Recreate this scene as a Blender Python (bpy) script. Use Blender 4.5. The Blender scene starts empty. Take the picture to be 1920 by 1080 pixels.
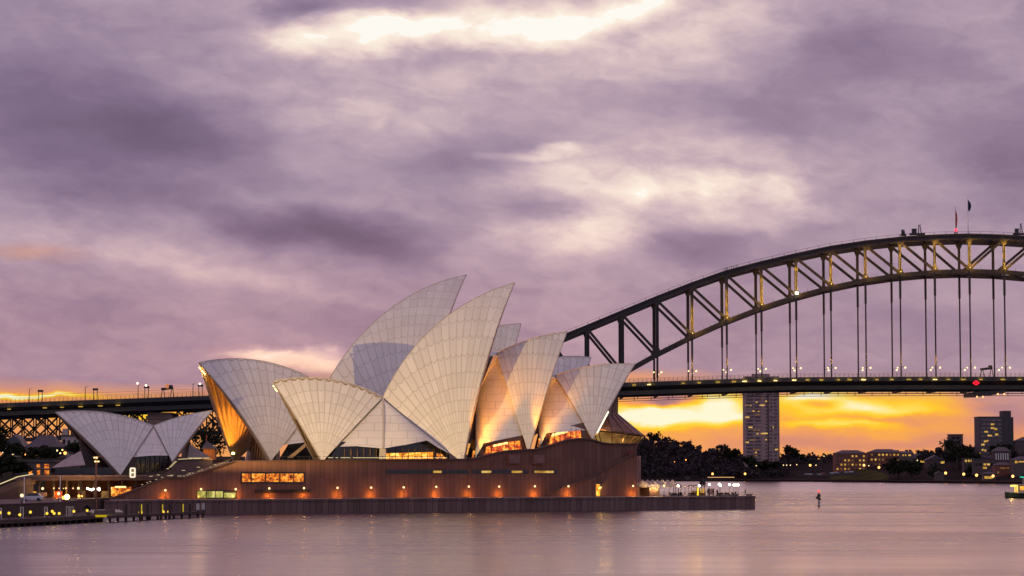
import bpy, bmesh, math, random
from mathutils import Vector, Matrix

random.seed(7)
R = math.radians
SC = bpy.context.scene
COL = SC.collection

# ------------------------------------------------------------------ camera
F_PX, EYE, HORIZON = 4670.0, 9.3, 884.3          # focal length in photo pixels, eye height, horizon row
TILT = math.atan((HORIZON - 540) / F_PX)
CT, ST = math.cos(TILT), math.sin(TILT)
cam_data = bpy.data.cameras.new('camera')
cam = bpy.data.objects.new('camera', cam_data)
COL.objects.link(cam)
cam.location = (0, 0, EYE)
cam.rotation_euler = (R(90) + TILT, 0, 0)
cam_data.sensor_width = 36
cam_data.lens = 36 * F_PX / 1920
cam_data.clip_start = 1
cam_data.clip_end = 30000
SC.camera = cam
SC.view_settings.view_transform = 'Standard'
SC.view_settings.look = 'None'
SC.view_settings.exposure = 0
SC.view_settings.gamma = 1
SC.cycles.sample_clamp_direct = 25
SC.cycles.sample_clamp_indirect = 2.5
SC.cycles.max_bounces = 6


def ray(x, y):
    u, v = (x - 960) / F_PX, (540 - y) / F_PX
    return Vector((u, CT - v * ST, ST + v * CT))


def at(x, y, d):
    r = ray(x, y)
    return Vector((0, 0, EYE)) + r * (d / r.y)


def at_z(x, z, d):
    """Point at world depth d, height z, seen in pixel column x (about)."""
    return Vector((((x - 960) / F_PX) * (d * CT + (z - EYE) * ST), d, z))


def lin(r, g, b):
    f = lambda c: c / 12.92 if c <= .04045 else ((c + .055) / 1.055) ** 2.4
    return (f(r / 255), f(g / 255), f(b / 255), 1)


# ------------------------------------------------------------------ node helpers
class NT:
    def __init__(self, tree):
        self.t = tree
        tree.nodes.clear()

    def n(self, kind, **kw):
        nd = self.t.nodes.new(kind)
        for k, v in kw.items():
            setattr(nd, k, v)
        return nd

    def put(self, sock, v):
        if hasattr(v, 'is_output') or isinstance(v, bpy.types.NodeSocket):
            self.t.links.new(v, sock)
        else:
            sock.default_value = v

    def m(self, op, a, b=0.0, c=0.0, clamp=False):
        nd = self.n('ShaderNodeMath', operation=op, use_clamp=clamp)
        for i, v in enumerate((a, b, c)):
            self.put(nd.inputs[i], v)
        return nd.outputs[0]

    def vm(self, op, a, b=(0, 0, 0)):
        nd = self.n('ShaderNodeVectorMath', operation=op)
        self.put(nd.inputs[0], a)
        self.put(nd.inputs[1], b)
        return nd.outputs['Value'] if op in ('LENGTH', 'DOT_PRODUCT', 'DISTANCE') else nd.outputs[0]

    def xyz(self, x=0.0, y=0.0, z=0.0):
        nd = self.n('ShaderNodeCombineXYZ')
        for i, v in enumerate((x, y, z)):
            self.put(nd.inputs[i], v)
        return nd.outputs[0]

    def sep(self, v):
        nd = self.n('ShaderNodeSeparateXYZ')
        self.put(nd.inputs[0], v)
        return nd.outputs

    def noise(self, vec, scale=1.0, detail=5.0, rough=.55, distort=0.0):
        nd = self.n('ShaderNodeTexNoise')
        self.put(nd.inputs['Vector'], vec)
        nd.inputs['Scale'].default_value = scale
        nd.inputs['Detail'].default_value = detail
        nd.inputs['Roughness'].default_value = rough
        nd.inputs['Distortion'].default_value = distort
        return nd.outputs['Fac']

    def noise_col(self, vec, scale=1.0, detail=3.0):
        nd = self.n('ShaderNodeTexNoise')
        self.put(nd.inputs['Vector'], vec)
        nd.inputs['Scale'].default_value = scale
        nd.inputs['Detail'].default_value = detail
        return nd.outputs['Color']

    def ramp(self, fac, stops):
        nd = self.n('ShaderNodeValToRGB')
        self.put(nd.inputs[0], fac)
        e = nd.color_ramp.elements
        while len(e) < len(stops):
            e.new(.5)
        for el, (p, c) in zip(e, stops):
            el.position = p
            el.color = c
        return nd.outputs[0]

    def mix(self, fac, a, b, mode='MIX'):
        nd = self.n('ShaderNodeMix', data_type='RGBA', blend_type=mode)
        self.put(nd.inputs[0], fac)
        self.put(nd.inputs[6], a)
        self.put(nd.inputs[7], b)
        return nd.outputs[2]

    def rng(self, v, a, b, c=0.0, d=1.0, smooth=True):
        nd = self.n('ShaderNodeMapRange', interpolation_type='SMOOTHSTEP' if smooth else 'LINEAR')
        self.put(nd.inputs[0], v)
        for i, x in enumerate((a, b, c, d)):
            nd.inputs[i + 1].default_value = x
        return nd.outputs[0]

    def blob(self, vec, cx, cy, rx, ry, rot, w):
        mp = self.n('ShaderNodeMapping', vector_type='TEXTURE')
        self.put(mp.inputs[0], vec)
        mp.inputs['Location'].default_value = (cx, cy, 0)
        mp.inputs['Rotation'].default_value = (0, 0, R(rot))
        mp.inputs['Scale'].default_value = (rx, ry, 1)
        return self.rng(self.vm('LENGTH', mp.outputs[0]), 0.0, 1.0, w, 0.0)

    def total(self, base, items):
        s = base
        for i in items:
            s = self.m('ADD', s, i)
        return s


# ------------------------------------------------------------------ sky
SUN_EL, SUN_AZ = R(2.5), R(4.0)                    # the sun sets behind the bridge, a little right of the view axis
world = bpy.data.worlds.new('World')
SC.world = world
world.use_nodes = True
w = NT(world.node_tree)
DEG = math.degrees(1 / F_PX)
dirv = w.n('ShaderNodeTexCoord').outputs['Generated']
dx, dy, dz = w.sep(w.vm('NORMALIZE', dirv))
az = w.m('MULTIPLY', w.m('ARCTAN2', dx, dy), 180 / math.pi)
el = w.m('MULTIPLY', w.m('ARCSINE', dz), 180 / math.pi)
# angular sky coordinates in units of 0.0123 degrees: azimuth to the right, elevation downward from 884
qx = w.m('MULTIPLY_ADD', az, 1 / DEG, 960)
qy = w.m('MULTIPLY_ADD', el, -1 / DEG, HORIZON)
q = w.xyz(qx, qy, 0)
warp = w.vm('SUBTRACT', w.noise_col(w.vm('MULTIPLY', q, (1 / 260, 1 / 110, 0)), 1.0, 5.0), (.5, .5, .5))
qw = w.vm('ADD', q, w.vm('MULTIPLY', warp, (230, 95, 0)))
warp2 = w.vm('SUBTRACT', w.noise_col(w.vm('MULTIPLY', q, (1 / 95, 1 / 42, 0)), 1.0, 4.0), (.5, .5, .5))
qf = w.vm('ADD', q, w.vm('MULTIPLY', warp2, (95, 40, 0)))
SKY_BLOBS = [
    # bright breaks along the top
    (650, 72, 290, 66, -2, .34), (545, 84, 120, 40, 0, .24), (690, 66, 130, 46, -4, .30), (900, 42, 260, 66, -4, .26),
    (1000, 62, 160, 46, 0, .34), (1110, 18, 250, 62, -10, .38), (1230, -6, 160, 52, -18, .34), (800, 58, 150, 44, 0, .30),
    (1150, 95, 540, 150, -6, .17), (700, 190, 400, 140, 0, .15), (1350, 40, 340, 100, -6, .14),
    # broken patch in the middle right
    (1230, 345, 460, 150, -4, .28), (1130, 470, 320, 130, 0, .09), (1060, 330, 200, 70, 0, .06), (1320, 345, 85, 40, 0, .26), (1450, 355, 130, 62, 8, .26),
    (1215, 362, 85, 42, 0, .24), (1010, 288, 150, 18, 0, .22), (1080, 440, 220, 100, 0, .13),
    (1480, 410, 170, 40, -8, .14),
    # dark masses
    (90, 230, 390, 200, 12, -.26), (340, 275, 280, 120, 10, -.20), (380, 395, 460, 56, 12, -.15), (640, 455, 300, 66, 7, -.27),
    (540, 26, 90, 42, 0, -.22), (1015, 388, 105, 50, 0, -.24), (1300, 455, 190, 66, -4, -.22), (1600, 95, 330, 90, 10, -.14),
    (1480, 235, 240, 110, 4, -.10), (1890, 300, 220, 170, 0, -.16), 
    (820, 300, 260, 80, -8, -.08), (1480, 600, 500, 90, 0, -.07),
    # pale lower edge on the left
    (570, 682, 210, 34, 5, .46), (480, 668, 130, 16, 0, .22), (630, 700, 90, 24, 0, .2), (230, 478, 360, 60, 11, .17), (560, 545, 260, 50, 8, .09), 
]
tilt = w.n('ShaderNodeMapping')
w.put(tilt.inputs[0], qf)
tilt.inputs['Rotation'].default_value = (0, 0, R(-7))
qt = tilt.outputs[0]
qb = w.vm('ADD', q, w.vm('ADD', w.vm('MULTIPLY', warp, (170, 80, 0)), w.vm('MULTIPLY', warp2, (70, 36, 0))))
c1 = w.noise(w.vm('MULTIPLY', qt, (1 / 330, 1 / 150, 0)), 1.0, 8.0, .58)
c2 = w.noise(w.vm('MULTIPLY', qt, (1 / 125, 1 / 58, 0)), 1.0, 7.0, .56)
c3 = w.noise(w.vm('MULTIPLY', w.vm('ADD', qf, (500, 300, 0)), (1 / 520, 1 / 70, 0)), 1.0, 5.0, .5)
c4 = w.noise(w.vm('MULTIPLY', w.vm('ADD', qt, (90, 40, 0)), (1 / 46, 1 / 24, 0)), 1.0, 5.0, .55)
level = w.total(.435, [w.blob(qb, *b) for b in SKY_BLOBS])
# the thinner the cloud, the stronger its broken texture
gain = w.rng(level, .38, .85, .17, .62)
level = w.m('ADD', level, w.m('MULTIPLY', w.m('SUBTRACT', c1, .5), w.m('ADD', w.m('MULTIPLY', gain, .7), .20)))
level = w.m('ADD', level, w.m('MULTIPLY', w.m('SUBTRACT', c2, .5), gain))
level = w.m('ADD', level, w.m('MULTIPLY', w.m('SUBTRACT', c4, .5), w.m('MULTIPLY', gain, .42)))
level = w.m('ADD', level, w.m('MULTIPLY', w.m('SUBTRACT', c3, .5), .10), clamp=True)
cool = w.ramp(level, [(0.0, lin(100, 86, 112)), (.22, lin(126, 107, 136)), (.38, lin(153, 133, 158)), (.52, lin(186, 163, 179)),
                      (.66, lin(217, 193, 196)), (.82, lin(243, 222, 212)), (.97, lin(255, 242, 226)), (1.0, lin(255, 252, 244))])
cool = w.mix(w.m('MULTIPLY', w.rng(qy, 330, 680), w.rng(qx, 400, 1700, 1.0, .30)), cool, (1.09, .915, .885, 1), 'MULTIPLY')
# the clear strip near the horizon: orange and yellow
WARM = [
    (1265, 782, 210, 36, -2, .62), (1180, 776, 120, 32, 0, .40), (1345, 752, 100, 26, 0, .42), (1370, 780, 70, 30, 0, .30),
    (1590, 764, 260, 44, -3, .30), (1500, 752, 120, 26, 0, .22), (1640, 832, 500, 22, 0, -.16), (1690, 785, 160, 14, 0, -.14), (1510, 745, 90, 16, 0, .30), (1650, 772, 200, 26, 2, .22), (1570, 801, 190, 12, 0, .30),
    (1250, 752, 90, 17, 0, -.50), (1530, 762, 55, 15, 0, -.36), (1870, 780, 110, 70, 0, -.26),
    (20, 747, 150, 11, 0, .52), (130, 748, 130, 9, 0, .26), 
    (240, 782, 160, 30, 0, .22),
]
wl = w.total(.47, [w.blob(qf, *b) for b in WARM])
wl = w.m('ADD', wl, w.m('MULTIPLY', w.m('SUBTRACT', c2, .5), .30))
wl = w.m('ADD', wl, w.m('MULTIPLY', w.m('SUBTRACT', c3, .5), .16), clamp=True)
warm = w.ramp(wl, [(0.0, lin(150, 110, 124)), (.25, lin(196, 130, 122)), (.42, lin(233, 152, 102)), (.55, lin(250, 172, 68)),
                   (.68, lin(255, 203, 38)), (.82, lin(255, 228, 100)), (1.0, lin(255, 250, 216))])
wf = w.total(w.rng(qy, 692, 765, 0.0, 1.0), [w.blob(qf, *b) for b in [
    (280, 712, 380, 40, 0, -.34), (560, 690, 230, 46, 4, .25), (60, 745, 200, 30, 0, .2), (1180, 704, 230, 20, 0, .55), (70, 480, 140, 26, 0, .3), (900, 720, 400, 60, 0, .3),
    (1890, 760, 150, 60, 0, -.45)]])
wf = w.m('MINIMUM', w.m('MAXIMUM', wf, 0.0), .97)
sky_front = w.mix(wf, cool, warm)
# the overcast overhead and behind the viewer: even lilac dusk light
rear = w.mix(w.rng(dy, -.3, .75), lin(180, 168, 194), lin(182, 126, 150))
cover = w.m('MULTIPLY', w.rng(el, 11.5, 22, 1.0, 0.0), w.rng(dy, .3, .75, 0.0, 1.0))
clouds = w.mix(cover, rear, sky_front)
nishita = w.n('ShaderNodeTexSky', sky_type='NISHITA', sun_disc=False, sun_elevation=SUN_EL, sun_rotation=SUN_AZ)
bg_sky = w.n('ShaderNodeBackground')
w.put(bg_sky.inputs[0], nishita.outputs[0])
bg_sky.inputs[1].default_value = .05
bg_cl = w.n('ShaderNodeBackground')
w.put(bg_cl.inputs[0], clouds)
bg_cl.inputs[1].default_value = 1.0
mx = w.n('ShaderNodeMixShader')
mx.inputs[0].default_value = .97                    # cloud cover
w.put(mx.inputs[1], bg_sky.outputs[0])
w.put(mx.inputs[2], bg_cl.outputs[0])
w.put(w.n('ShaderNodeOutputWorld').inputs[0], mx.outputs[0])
world.cycles.sampling_method = 'MANUAL'
world.cycles.sample_map_resolution = 512

sun_data = bpy.data.lights.new('sun', 'SUN')
sun_data.energy = .12
sun_data.angle = R(30)
sun_data.color = (1, .6, .54)
sun = bpy.data.objects.new('sun', sun_data)
COL.objects.link(sun)
sun.rotation_euler = Vector((-math.sin(SUN_AZ) * math.cos(SUN_EL), -math.cos(SUN_AZ) * math.cos(SUN_EL), -math.sin(SUN_EL))).to_track_quat('-Z', 'Y').to_euler()


# ------------------------------------------------------------------ materials
MATS = {}


def mat(name, col, rough=.6, metal=0.0, var=.25, scale=.5, stretch=(1, 1, 1), spec=.4, bump=0.0):
    """Plain surface with procedural variation in object space."""
    if name in MATS:
        return MATS[name]
    m = bpy.data.materials.new(name)
    m.use_nodes = True
    t = NT(m.node_tree)
    p = t.n('ShaderNodeBsdfPrincipled')
    co = t.vm('MULTIPLY', t.n('ShaderNodeTexCoord').outputs['Object'], stretch)
    nz = t.noise(co, scale, 6.0, .6)
    c = (*col[:3], 1)
    dark = tuple(v * (1 - var) for v in c[:3]) + (1,)
    lite = tuple(min(1, v * (1 + var)) for v in c[:3]) + (1,)
    t.put(p.inputs['Base Color'], t.ramp(nz, [(.3, dark), (.7, lite)]))
    t.put(p.inputs['Roughness'], t.rng(nz, .2, .8, max(0, rough - .08), min(1, rough + .08)))
    p.inputs['Metallic'].default_value = metal
    p.inputs['Specular IOR Level'].default_value = spec
    if bump:
        b = t.n('ShaderNodeBump')
        b.inputs['Strength'].default_value = bump
        t.put(b.inputs['Height'], t.noise(co, scale * 6, 4.0, .6))
        t.put(p.inputs['Normal'], b.outputs[0])
    t.put(t.n('ShaderNodeOutputMaterial').inputs[0], p.outputs[0])
    MATS[name] = m
    return m


def glow(name, col, strength):
    """A lamp or lit surface."""
    if name in MATS:
        return MATS[name]
    m = bpy.data.materials.new(name)
    m.use_nodes = True
    t = NT(m.node_tree)
    e = t.n('ShaderNodeEmission')
    e.inputs[0].default_value = (*col[:3], 1)
    e.inputs[1].default_value = strength
    t.put(t.n('ShaderNodeOutputMaterial').inputs[0], e.outputs[0])
    MATS[name] = m
    return m


def room(name, stops, strength=1.0, scale=(1.2, 1.2, 1.6), detail=4.0):
    """Window of a lit room: warm, uneven, with dark shapes inside."""
    if name in MATS:
        return MATS[name]
    m = bpy.data.materials.new(name)
    m.use_nodes = True
    t = NT(m.node_tree)
    co = t.vm('MULTIPLY', t.n('ShaderNodeTexCoord').outputs['Object'], scale)
    nz = t.noise(co, 1.0, detail, .62, .6)
    vo = t.n('ShaderNodeTexVoronoi', feature='F1', distance='CHEBYCHEV')
    t.put(vo.inputs['Vector'], co)
    vo.inputs['Scale'].default_value = .8
    f = t.m('MULTIPLY_ADD', t.m('SUBTRACT', t.sep(vo.outputs['Color'])[0], .5), .22, nz)
    e = t.n('ShaderNodeEmission')
    t.put(e.inputs[0], t.ramp(f, stops))
    e.inputs[1].default_value = strength
    g = t.n('ShaderNodeBsdfGlossy')
    g.inputs['Roughness'].default_value = .1
    g.inputs['Color'].default_value = (.5, .5, .5, 1)
    mxn = t.n('ShaderNodeMixShader')
    mxn.inputs[0].default_value = .06
    t.put(mxn.inputs[1], e.outputs[0])
    t.put(mxn.inputs[2], g.outputs[0])
    t.put(t.n('ShaderNodeOutputMaterial').inputs[0], mxn.outputs[0])
    MATS[name] = m
    return m


def tile_mat():
    """Glazed cream tiles laid in fanned ribs of chevron lids (uv: rib number, metres from the pedestal)."""
    m = bpy.data.materials.new('ceramic_tiles')
    m.use_nodes = True
    t = NT(m.node_tree)
    uv = t.n('ShaderNodeUVMap').outputs[0]
    u, v, _ = t.sep(uv)
    fu = t.m('FRACT', u)
    fold = t.m('ABSOLUTE', t.m('MULTIPLY_ADD', fu, 2.0, -1.0))              # 0 mid rib, 1 at rib joints
    amp = t.rng(v, 8, 40, .10, .75)
    wv = t.m('DIVIDE', t.m('SUBTRACT', v, t.m('MULTIPLY', fold, amp)), t.m('ADD', 2.6, t.rng(v, 10, 45, 0, 1.0)))
    fw = t.m('ABSOLUTE', t.m('MULTIPLY_ADD', t.m('FRACT', wv), 2.0, -1.0))
    joint_v = t.rng(fw, .885, .97)
    width = t.rng(v, 6, 50, .82, .955, False)
    joint_u = t.m('MULTIPLY', t.m('GREATER_THAN', fold, width), 1.0)
    fine = t.m('ABSOLUTE', t.m('MULTIPLY_ADD', t.m('FRACT', t.m('MULTIPLY', u, 2.0)), 2.0, -1.0))
    cell = t.n('ShaderNodeTexWhiteNoise', noise_dimensions='2D')
    t.put(cell.inputs['Vector'], t.xyz(t.m('FLOOR', u), t.m('FLOOR', wv), 0))
    big = t.noise(t.n('ShaderNodeTexCoord').outputs['Object'], .05, 4.0, .6)
    stain = t.noise(t.xyz(t.m('MULTIPLY', u, 2.3), t.m('MULTIPLY', v, .035), 0), 1.0, 5.0, .6)
    tone = t.m('ADD', t.m('ADD', t.m('MULTIPLY', cell.outputs[0], .26), t.m('MULTIPLY', big, .35)), t.m('MULTIPLY', t.m('SUBTRACT', stain, .3), .4))
    c = t.ramp(tone, [(.2, (.62, .585, .535, 1)), (.6, (.76, .725, .67, 1))])
    lines = t.m('MAXIMUM', t.m('MULTIPLY', joint_v, .42), t.m('MULTIPLY', joint_u, .56))
    c = t.mix(lines, c, (.33, .29, .26, 1))
    p = t.n('ShaderNodeBsdfPrincipled')
    t.put(p.inputs['Base Color'], c)
    t.put(p.inputs['Roughness'], t.m('MULTIPLY_ADD', lines, .3, t.m('MULTIPLY_ADD', cell.outputs[0], .12, .38)))
    p.inputs['Specular IOR Level'].default_value = .35
    t.put(t.n('ShaderNodeOutputMaterial').inputs[0], p.outputs[0])
    return m


def panel_mat(name, col, step=1.25, ang=32.7, joint=.5, var=.3):
    """Granite cladding in tall vertical panels."""
    m = bpy.data.materials.new(name)
    m.use_nodes = True
    t = NT(m.node_tree)
    co = t.n('ShaderNodeTexCoord').outputs['Object']
    x, y, z = t.sep(co)
    s = t.m('ADD', t.m('MULTIPLY', x, math.cos(R(ang)) / step), t.m('MULTIPLY', y, math.sin(R(ang)) / step))
    f = t.m('ABSOLUTE', t.m('MULTIPLY_ADD', t.m('FRACT', s), 2.0, -1.0))
    jn = t.rng(f, .80, .95)
    cell = t.n('ShaderNodeTexWhiteNoise', noise_dimensions='2D')
    t.put(cell.inputs['Vector'], t.xyz(t.m('FLOOR', s), t.m('FLOOR', t.m('DIVIDE', z, 4.6)), 0))
    streak = t.noise(t.xyz(s, 0, t.m('MULTIPLY', z, .12)), 1.1, 5.0, .65)
    tone = t.m('ADD', t.m('MULTIPLY', cell.outputs[0], .45), t.m('MULTIPLY', streak, .6))
    lo = tuple(c * (1 - var) for c in col) + (1,)
    hi = tuple(c * (1 + var) for c in col) + (1,)
    c = t.ramp(tone, [(.2, lo), (.85, hi)])
    c = t.mix(t.m('MULTIPLY', jn, joint), c, tuple(k * .3 for k in col) + (1,))
    p = t.n('ShaderNodeBsdfPrincipled')
    t.put(p.inputs['Base Color'], c)
    p.inputs['Roughness'].default_value = .7
    p.inputs['Specular IOR Level'].default_value = .15
    b = t.n('ShaderNodeBump')
    b.inputs['Strength'].default_value = .4
    t.put(b.inputs['Height'], t.m('SUBTRACT', 1.0, jn))
    t.put(p.inputs['Normal'], b.outputs[0])
    t.put(t.n('ShaderNodeOutputMaterial').inputs[0], p.outputs[0])
    MATS[name] = m
    return m


def water_mat():
    m = bpy.data.materials.new('harbour_water')
    m.use_nodes = True
    t = NT(m.node_tree)
    co = t.n('ShaderNodeTexCoord').outputs['Object']
    streak = t.noise(t.vm('MULTIPLY', co, (.0035, .022, 1)), 1.0, 5.0, .6, .8)
    fine = t.noise(t.vm('MULTIPLY', co, (.02, .11, 1)), 1.0, 4.0, .6, .3)
    p = t.n('ShaderNodeBsdfPrincipled')
    p.inputs['Base Color'].default_value = (.035, .03, .035, 1)
    p.inputs['IOR'].default_value = 1.33
    p.inputs['Specular Tint'].default_value = (.93, .80, .84, 1)
    t.put(p.inputs['Roughness'], t.m('ADD', t.rng(streak, .3, .7, .21, .29), t.rng(fine, .3, .7, -.02, .02)))
    b = t.n('ShaderNodeBump')
    b.inputs['Strength'].default_value = .012
    b.inputs['Distance'].default_value = 1.0
    t.put(b.inputs['Height'], t.noise(t.vm('MULTIPLY', co, (.05, .16, 1)), 1.0, 3.0, .5))
    t.put(p.inputs['Normal'], b.outputs[0])
    t.put(t.n('ShaderNodeOutputMaterial').inputs[0], p.outputs[0])
    return m


def leaf_mat(name, lo, hi):
    m = bpy.data.materials.new(name)
    m.use_nodes = True
    t = NT(m.node_tree)
    nz = t.noise(t.n('ShaderNodeTexCoord').outputs['Object'], .45, 4.0, .6)
    p = t.n('ShaderNodeBsdfPrincipled')
    t.put(p.inputs['Base Color'], t.ramp(nz, [(.35, (*lo, 1)), (.65, (*hi, 1))]))
    p.inputs['Roughness'].default_value = .7
    p.inputs['Specular IOR Level'].default_value = .04
    t.put(t.n('ShaderNodeOutputMaterial').inputs[0], p.outputs[0])
    return m


TILE = tile_mat()
CONC = mat('ribbed_concrete', (.30, .22, .16), .7, var=.2, scale=.4)
GRANITE = panel_mat('pink_granite_cladding', (.175, .088, .066), joint=.40, var=.2)
SEAGRAN = panel_mat('sea_wall_concrete', (.155, .10, .092), 1.6, joint=.6)
PAVE = mat('promenade_paving', (.26, .19, .165), .6, var=.15, scale=.3)
STEEL = mat('painted_bridge_steel', (.042, .038, .038), .55, var=.35, scale=.15, spec=.25)
STEEL2 = mat('dark_steel', (.03, .03, .033), .5)
STONE = mat('pier_stone', (.26, .18, .15), .8, var=.2, scale=.2)
BRONZE = mat('bronze_frame', (.11, .06, .035), .4, .6)
DGLASS = mat('dark_tinted_glass', (.012, .012, .016), .12, var=.4, spec=.6)
BROWNGL = mat('topaz_glass', (.10, .05, .03), .2, var=.35, spec=.6, scale=.6)
WHITE = mat('white_paint', (.72, .70, .66), .5, var=.08)
def canvas_mat():
    m = bpy.data.materials.new('white_canvas')
    m.use_nodes = True
    t = NT(m.node_tree)
    nz = t.noise(t.n('ShaderNodeTexCoord').outputs['Object'], .8, 4.0)
    c = t.ramp(nz, [(.3, (.74, .68, .58, 1)), (.7, (.84, .78, .68, 1))])
    d, tr = t.n('ShaderNodeBsdfDiffuse'), t.n('ShaderNodeBsdfTranslucent')
    t.put(d.inputs[0], c)
    t.put(tr.inputs[0], c)
    x = t.n('ShaderNodeMixShader')
    x.inputs[0].default_value = .5
    t.put(x.inputs[1], d.outputs[0])
    t.put(x.inputs[2], tr.outputs[0])
    t.put(t.n('ShaderNodeOutputMaterial').inputs[0], x.outputs[0])
    return m


CANVAS = canvas_mat()
BLACK = mat('black_metal', (.02, .02, .022), .5)
TIMBER = mat('weathered_timber', (.045, .032, .026), .8, var=.35, stretch=(1, 1, .2), scale=2)
ASPH = mat('asphalt', (.05, .048, .05), .8, var=.2)
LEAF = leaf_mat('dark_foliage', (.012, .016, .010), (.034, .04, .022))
LEAF2 = leaf_mat('far_foliage', (.04, .032, .036), (.06, .048, .05))  # dusk haze put into the far leaf colour
BARK = mat('bark', (.06, .045, .035), .9)
SLATE = mat('slate_roof', (.07, .065, .075), .6, var=.3, scale=.8)
DUSKWALL = mat('dusky_render', (.105, .08, .08), .8, var=.2, scale=.3, spec=.1)
PALEWALL = mat('pale_render', (.42, .34, .31), .8, var=.15, scale=.3)
DARKWALL = mat('dark_render', (.10, .08, .075), .8, var=.2, scale=.3)
BRICK = mat('red_brick', (.20, .08, .055), .8, var=.25, scale=.5)
G_WARM = glow('globe_lamp_light', (1.0, .66, .30), 2.2)
G_ORANGE = glow('sodium_lamp_light', (1.0, .36, .07), 3.2)
G_YELLOW = glow('yellow_lamp_light', (1.0, .60, .06), 1.5)
G_YELL2 = glow('amber_deck_light', (1.0, .70, .22), 2.0)
G_WHITE = glow('white_lamp_light', (1.0, .88, .66), 6.0)
G_RED = glow('red_beacon_light', (1.0, .03, .06), 3.5)
G_RAIL = glow('handrail_light', (1.0, .78, .42), .9)
ROOM_ORANGE = room('orange_lit_room', [(.28, (.05, .01, .004, 1)), (.42, (.42, .08, .008, 1)), (.56, (.95, .28, .02, 1)), (.75, (1.2, .65, .12, 1))], 1.25)
ROOM_GOLD = room('golden_lit_room', [(.25, (.25, .05, .006, 1)), (.45, (.95, .28, .015, 1)), (.6, (1.3, .62, .06, 1)), (.8, (1.5, 1.0, .3, 1))], 1.3, (.8, .8, 1.4))
ROOM_RED = room('red_lit_room', [(.28, (.12, .012, .006, 1)), (.46, (.65, .09, .02, 1)), (.6, (1.0, .33, .03, 1)), (.8, (1.3, .7, .15, 1))], 1.5, (.8, .8, 1.0))
ROOM_GREEN = room('greenish_lit_room', [(.25, (.10, .10, .02, 1)), (.45, (.5, .45, .08, 1)), (.6, (.9, .78, .2, 1)), (.8, (1.2, 1.0, .35, 1))], .8, (.9, .9, .5))
ROOM_YEL = room('yellow_lit_window', [(.25, (.5, .22, .03, 1)), (.5, (1.0, .55, .09, 1)), (.8, (1.3, .9, .3, 1))], .7, (.4, .4, .4), 2.0)
ROOM_DIM = room('dim_lit_window', [(.3, (.05, .025, .01, 1)), (.5, (.28, .12, .03, 1)), (.8, (.6, .35, .1, 1))], .6, (.3, .3, .3), 2.0)


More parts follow.
